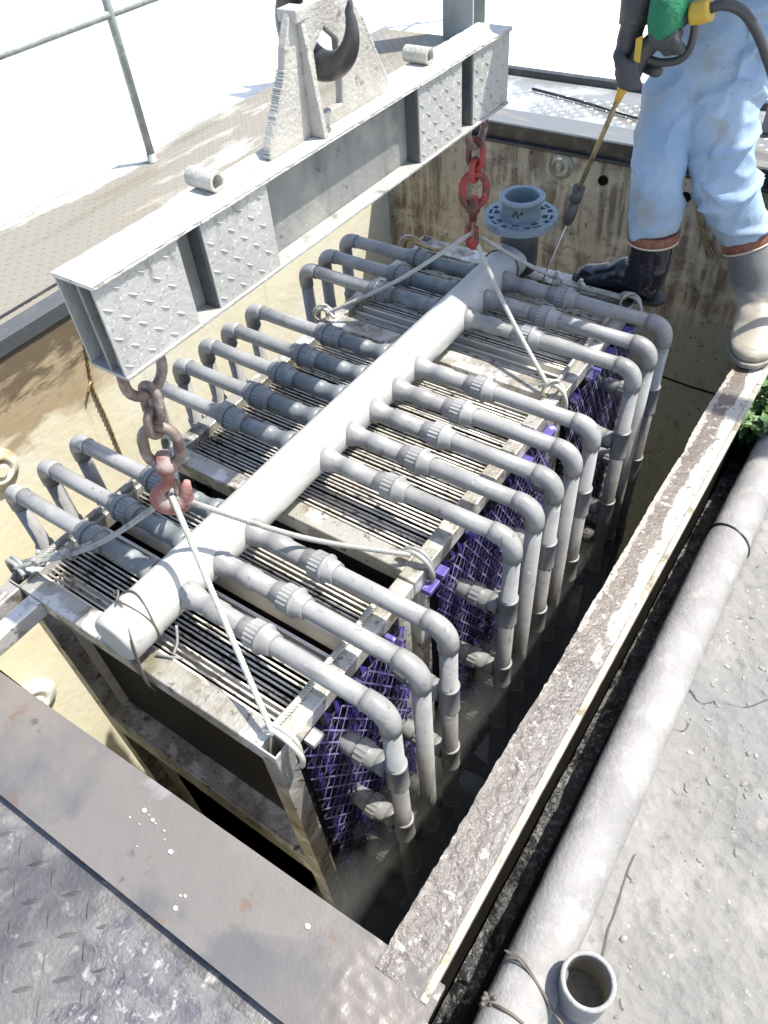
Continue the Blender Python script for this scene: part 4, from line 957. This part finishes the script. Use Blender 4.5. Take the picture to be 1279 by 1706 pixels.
# boots
def boot(name, heel, toe_dir, topc, m, ms, lab, wtop, L=.34, W=1.):
    heel = V(heel); f = V(toe_dir).normalized(); s_ = V((-f.y, f.x, 0)); z0 = heel.z
    g = G(); ank = heel+f*.055+V((0, 0, .085))
    q = (topc-ank)
    loft(g, [(heel+f*.060+V((0, 0, .045)), .066*W, .062*W), (ank+f*.012, .080*W, .066*W), (ank+q*.35, .080, .070*W), (ank+q*.7, .086, .076), (topc, wtop, wtop*.93)], 24, 8, ref=f)
    R = [(.0, .045, .040, .045), (.05, .056, .052, .055), (.13, .062, .072, .074), (.20, .064, .052, .054), (.27, .066, .036, .038), (L-.03, .052, .030, .033), (L, .022, .018, .026)]
    R = [(a, b_*W, c_, d_) for a, b_, c_, d_ in R]
    P = [heel+f*a+V((0, 0, zc)) for a, _, _, zc in R]
    Q = catmull(P, 6); RR = catmull([V((b_, c_, 0)) for _, b_, c_, _ in R], 6); g.tube(Q, [(r.x, r.y) for r in RR], 20, ref=s_)
    g = fuse(g, .0065, 5, lambda p, n: .004*nz(p, 14)+(.006*abs(nz((p.x*4, p.y*4, p.z*18), 1.2)) if .06 < p.z-z0 < .17 else 0))
    g.v = [V((p.x, p.y, max(p.z, z0+.012))) for p in g.v]; b0 = obj(name, g, m, per, label=lab)
    outl = [(-.035, .0), (-.02, .038), (.05, .056), (.12, .058), (.20, .067), (.27, .069), (L-.02, .052), (L+.014, .022), (L+.018, 0)]
    poly = [heel+f*a+s_*b_*W for a, b_ in outl]+[heel+f*a-s_*b_*W for a, b_ in outl[::-1][1:-1]]
    g = G(); g.prism([p+V((0, 0, .002)) for p in poly], (0, 0, .018)); obj('sole', g, ms, b0, bevel=.003, org=ORG[per.name])
    g = G(); dq = q.normalized(); g.lathe(topc-dq*.035, dq, [(0, wtop*1.02), (.002, wtop*1.06), (.006, wtop*1.06), (.008, wtop*1.03)], 30); obj('boot_trim', g, 'boot_trim', b0, org=ORG[per.name])
    g = G(); g.lathe(topc-dq*.028, dq, [(0, wtop*1.02), (.002, wtop*1.05), (.034, wtop*1.07), (.036, wtop*1.03)], 30); obj('boot_band', g, 'boot_band', b0, org=ORG[per.name], label='brown band with cream edge at the boot top')
boot('rubber_boot', aB+V((.03, 0, .001)), (-1, .08, 0), tA+V((0, 0, -.01)), 'boot_wet', 'sole_dark', 'glossy wet black rubber boot on the end beam', .088)
boot('rubber_boot', aR+V((-.012, .02, .012)), (.24, -1, 0), tR+V((.012, 0, .005)), 'boot_dry', 'sole', 'dusty grey rubber boot on the concrete rim', .082, L=.35, W=1.22)

# lance -----------------------------------------------------------------
yG = 2.03
ln = thing('pressure_lance', at(1045, 150, 1, yG), 'black pressure washer gun with yellow labels and a brass lance held by the worker', 'pressure washer')
tip = at(944, 374, 1, 2.09); nz0 = at(965, 312, 1, 2.075); ltop = at(1037, 148, 1, yG)
g = G(); g.tube([ltop, ltop.lerp(nz0, .5), nz0.lerp(tip, .05)], .0085, 12); obj('tube', g, 'brass', ln)
g = G(); g.lathe(ltop+(ltop-nz0).normalized()*.035, (nz0-ltop), [(0, .016), (.03, .018), (.05, .013), (.075, .011)], 16); obj('collar', g, 'yellow', ln)
dn_ = (tip-nz0).normalized()
g = G(); g.lathe(nz0, dn_, [(0, .022), (.055, .022), (.058, .016), (.066, .015), (.070, .021), (.12, .022), (.15, .016), (.158, .008)], 18); obj('nozzle', g, 'gun', ln)
G0 = at(1150, 22, 1, yG+.01); G1 = at(1118, 45, 1, yG); G2 = at(1082, 75, 1, yG); G3 = at(1062, 100, 1, yG); G4 = at(1046, 142, 1, yG)
g = G(); loft(g, [(G0, .022, .02), (G1, .026, .024), (G2, .036, .028), (G3, .042, .030), (G3.lerp(G4, .6), .034, .028), (G4, .018, .018)], 18, 6); obj('gun_body', fuse(g, .006, 3), 'gun', ln)
lp = [at(px, py, 1, yG-.005) for px, py in ((1078, 98), (1100, 104), (1128, 101), (1146, 86), (1155, 60), (1158, 30), (1152, 12))]
g = G(); g.tube(catmull(lp, 6), .0115, 10); obj('trigger_guard', g, 'gun', ln)
q = [at(px, py, 1, yG-.038) for px, py in ((1060, 64), (1072, 58), (1066, 104), (1056, 104))]
g = G(); g.prism(q, (0, -.004, 0)); obj('yellow_label', g, 'yellow', ln)
q = catmull([at(1152, 24, 1, yG), at(1165, 21, 1, yG), at(1185, 15, 1, yG)], 3); g = G(); g.tube(q, .030, 14); obj('hose_coupling', g, 'yellow', ln)
hp = [at(1180, 15, 1, yG), at(1205, 8, 1, yG), at(1235, 18, 1, yG+.02), at(1258, 48, 1, yG+.04), at(1276, 92, 1, yG+.08), at(1300, 170, 1, 2.2), at(1330, 300, 1, 2.3), V((1.95, 2.6, GZ+.03)), V((2.3, 3.2, GZ+.03))]
g = G(); g.tube(catmull(hp, 10), .014, 12); obj('hose', g, 'gun', ln)
jt = at(904, 467, 2, .0)
g = G(); g.tube([tip+dn_*.0, tip.lerp(jt, .3), tip.lerp(jt, .6), jt], [.0018, .0024, .003, .005], 6); single('water_jet', g, 'jet', tip, 'thin white water jet from the lance tip to the rack end', 'water jet')

# gloves: palm, curled fingers, thumb, cuff --------------------------------
def glove(wr0, palm, fing, grip, thumb, m, mc, lab, r=.019):
    g = G(); wr0 = V(wr0); palm = V(palm)
    loft(g, [(wr0, .048, .036), (wr0.lerp(palm, .5), .052, .034), (palm, .055, .032), (palm+(palm-wr0).normalized()*.03, .045, .026)], 16, 6)
    for f in fing: g.tube(catmull([V(p) for p in f], 5), [r*1.05-.0005*k for k in range((len(f)-1)*5+1)], 10); g.ell(f[-1], (r*.85,)*3, 10, 7)
    g.tube(catmull([V(p) for p in thumb], 5), r*1.1, 10); g.ell(thumb[-1], (r,)*3, 10, 7)
    o = obj('glove', fuse(g, .0048, 3, lambda p, n: .0025*nz(p, 40)), m, per, label=lab); return o
# front hand round the gun body just above the brass tube
a0 = at(1058, 22, 1, yG+.02); a1 = at(1046, 78, 1, yG+.02)
fg = []
for i in range(4):
    b0 = at(1040-i*1.5, 80+i*17, 1, yG+.015); fg.append([b0, at(1030+i*2, 92+i*15, 1, yG-.03), at(1040+i*2, 104+i*13, 1, yG-.045), at(1056+i*1.5, 108+i*11, 1, yG-.035)])
th = [at(1052, 78, 1, yG+.03), at(1062, 100, 1, yG+.05), at(1082, 112, 1, yG+.035), at(1094, 118, 1, yG+.01)]
glove(a0, a1, fg, G3, th, 'glove_dark', None, 'dark grey glove round the front of the gun')
g = G(); loft(g, [(gA+V((0, 0, .02)), .055, .05), (gA.lerp(a0, .5), .052, .046), (a0.lerp(a1, .3), .050, .040)], 18, 5); obj('glove_cuff', g, 'glove_dark', per)
# rear hand inside the trigger loop: green knit back, dark palm and fingers
b0_ = at(1118, 2, 1, yG+.01); b1_ = at(1108, 38, 1, yG-.005)
fg = []
for i in range(4):
    s_ = at(1092+i*12, 46+i*2, 1, yG-.02); fg.append([s_, at(1090+i*11, 62+i*2, 1, yG-.05), at(1100+i*10, 76+i*1, 1, yG-.045), at(1112+i*7, 84-i*1, 1, yG-.02)])
th = [at(1100, 30, 1, yG+.02), at(1090, 44, 1, yG+.05), at(1098, 62, 1, yG+.05), at(1110, 70, 1, yG+.035)]
glove(b0_, b1_, fg, G1, th, 'glove_dark', None, 'dark grey glove palm inside the trigger loop')
g = G(); loft(g, [(gB, .062, .05), (at(1118, 0, 1, yG), .066, .055), (at(1112, 28, 1, yG-.012), .068, .054), (at(1108, 46, 1, yG-.012), .062, .048), (at(1107, 51, 1, yG-.01), .05, .04)], 20, 6)
obj('glove_back', fuse(g, .006, 2, lambda p, n: .005*nz(p, 16)+.002*nz(p, 50)), 'glove_green', per, label='green knit back and cuff of the rear glove')

# spray mist hanging low between the packing and the right wall
mm_ = bpy.data.materials.new('spray mist'); mm_.use_nodes = True; T = mm_.node_tree; T.nodes.remove(T.nodes['Principled BSDF'])
pv = T.nodes.new('ShaderNodeVolumePrincipled'); pv.inputs['Density'].default_value = 1.1; pv.inputs['Color'].default_value = (.9, .95, .92, 1); pv.inputs['Anisotropy'].default_value = .2
T.links.new(pv.outputs[0], T.nodes['Material Output'].inputs['Volume']); K['mist'] = mm_
g = G(); g.box((1.06, -.19, -2.6), (1.39, 1.5, -.62)); obj('mist', g, 'mist', kind='stuff')

# =================================================================== to metres
done = set()
for o in bpy.data.objects:
    if o in (cam, so): continue
    o.location = o.location*S
    if o.type == 'MESH' and o.data.name not in done:
        o.data.transform(Matrix.Scale(S, 4)); done.add(o.data.name)
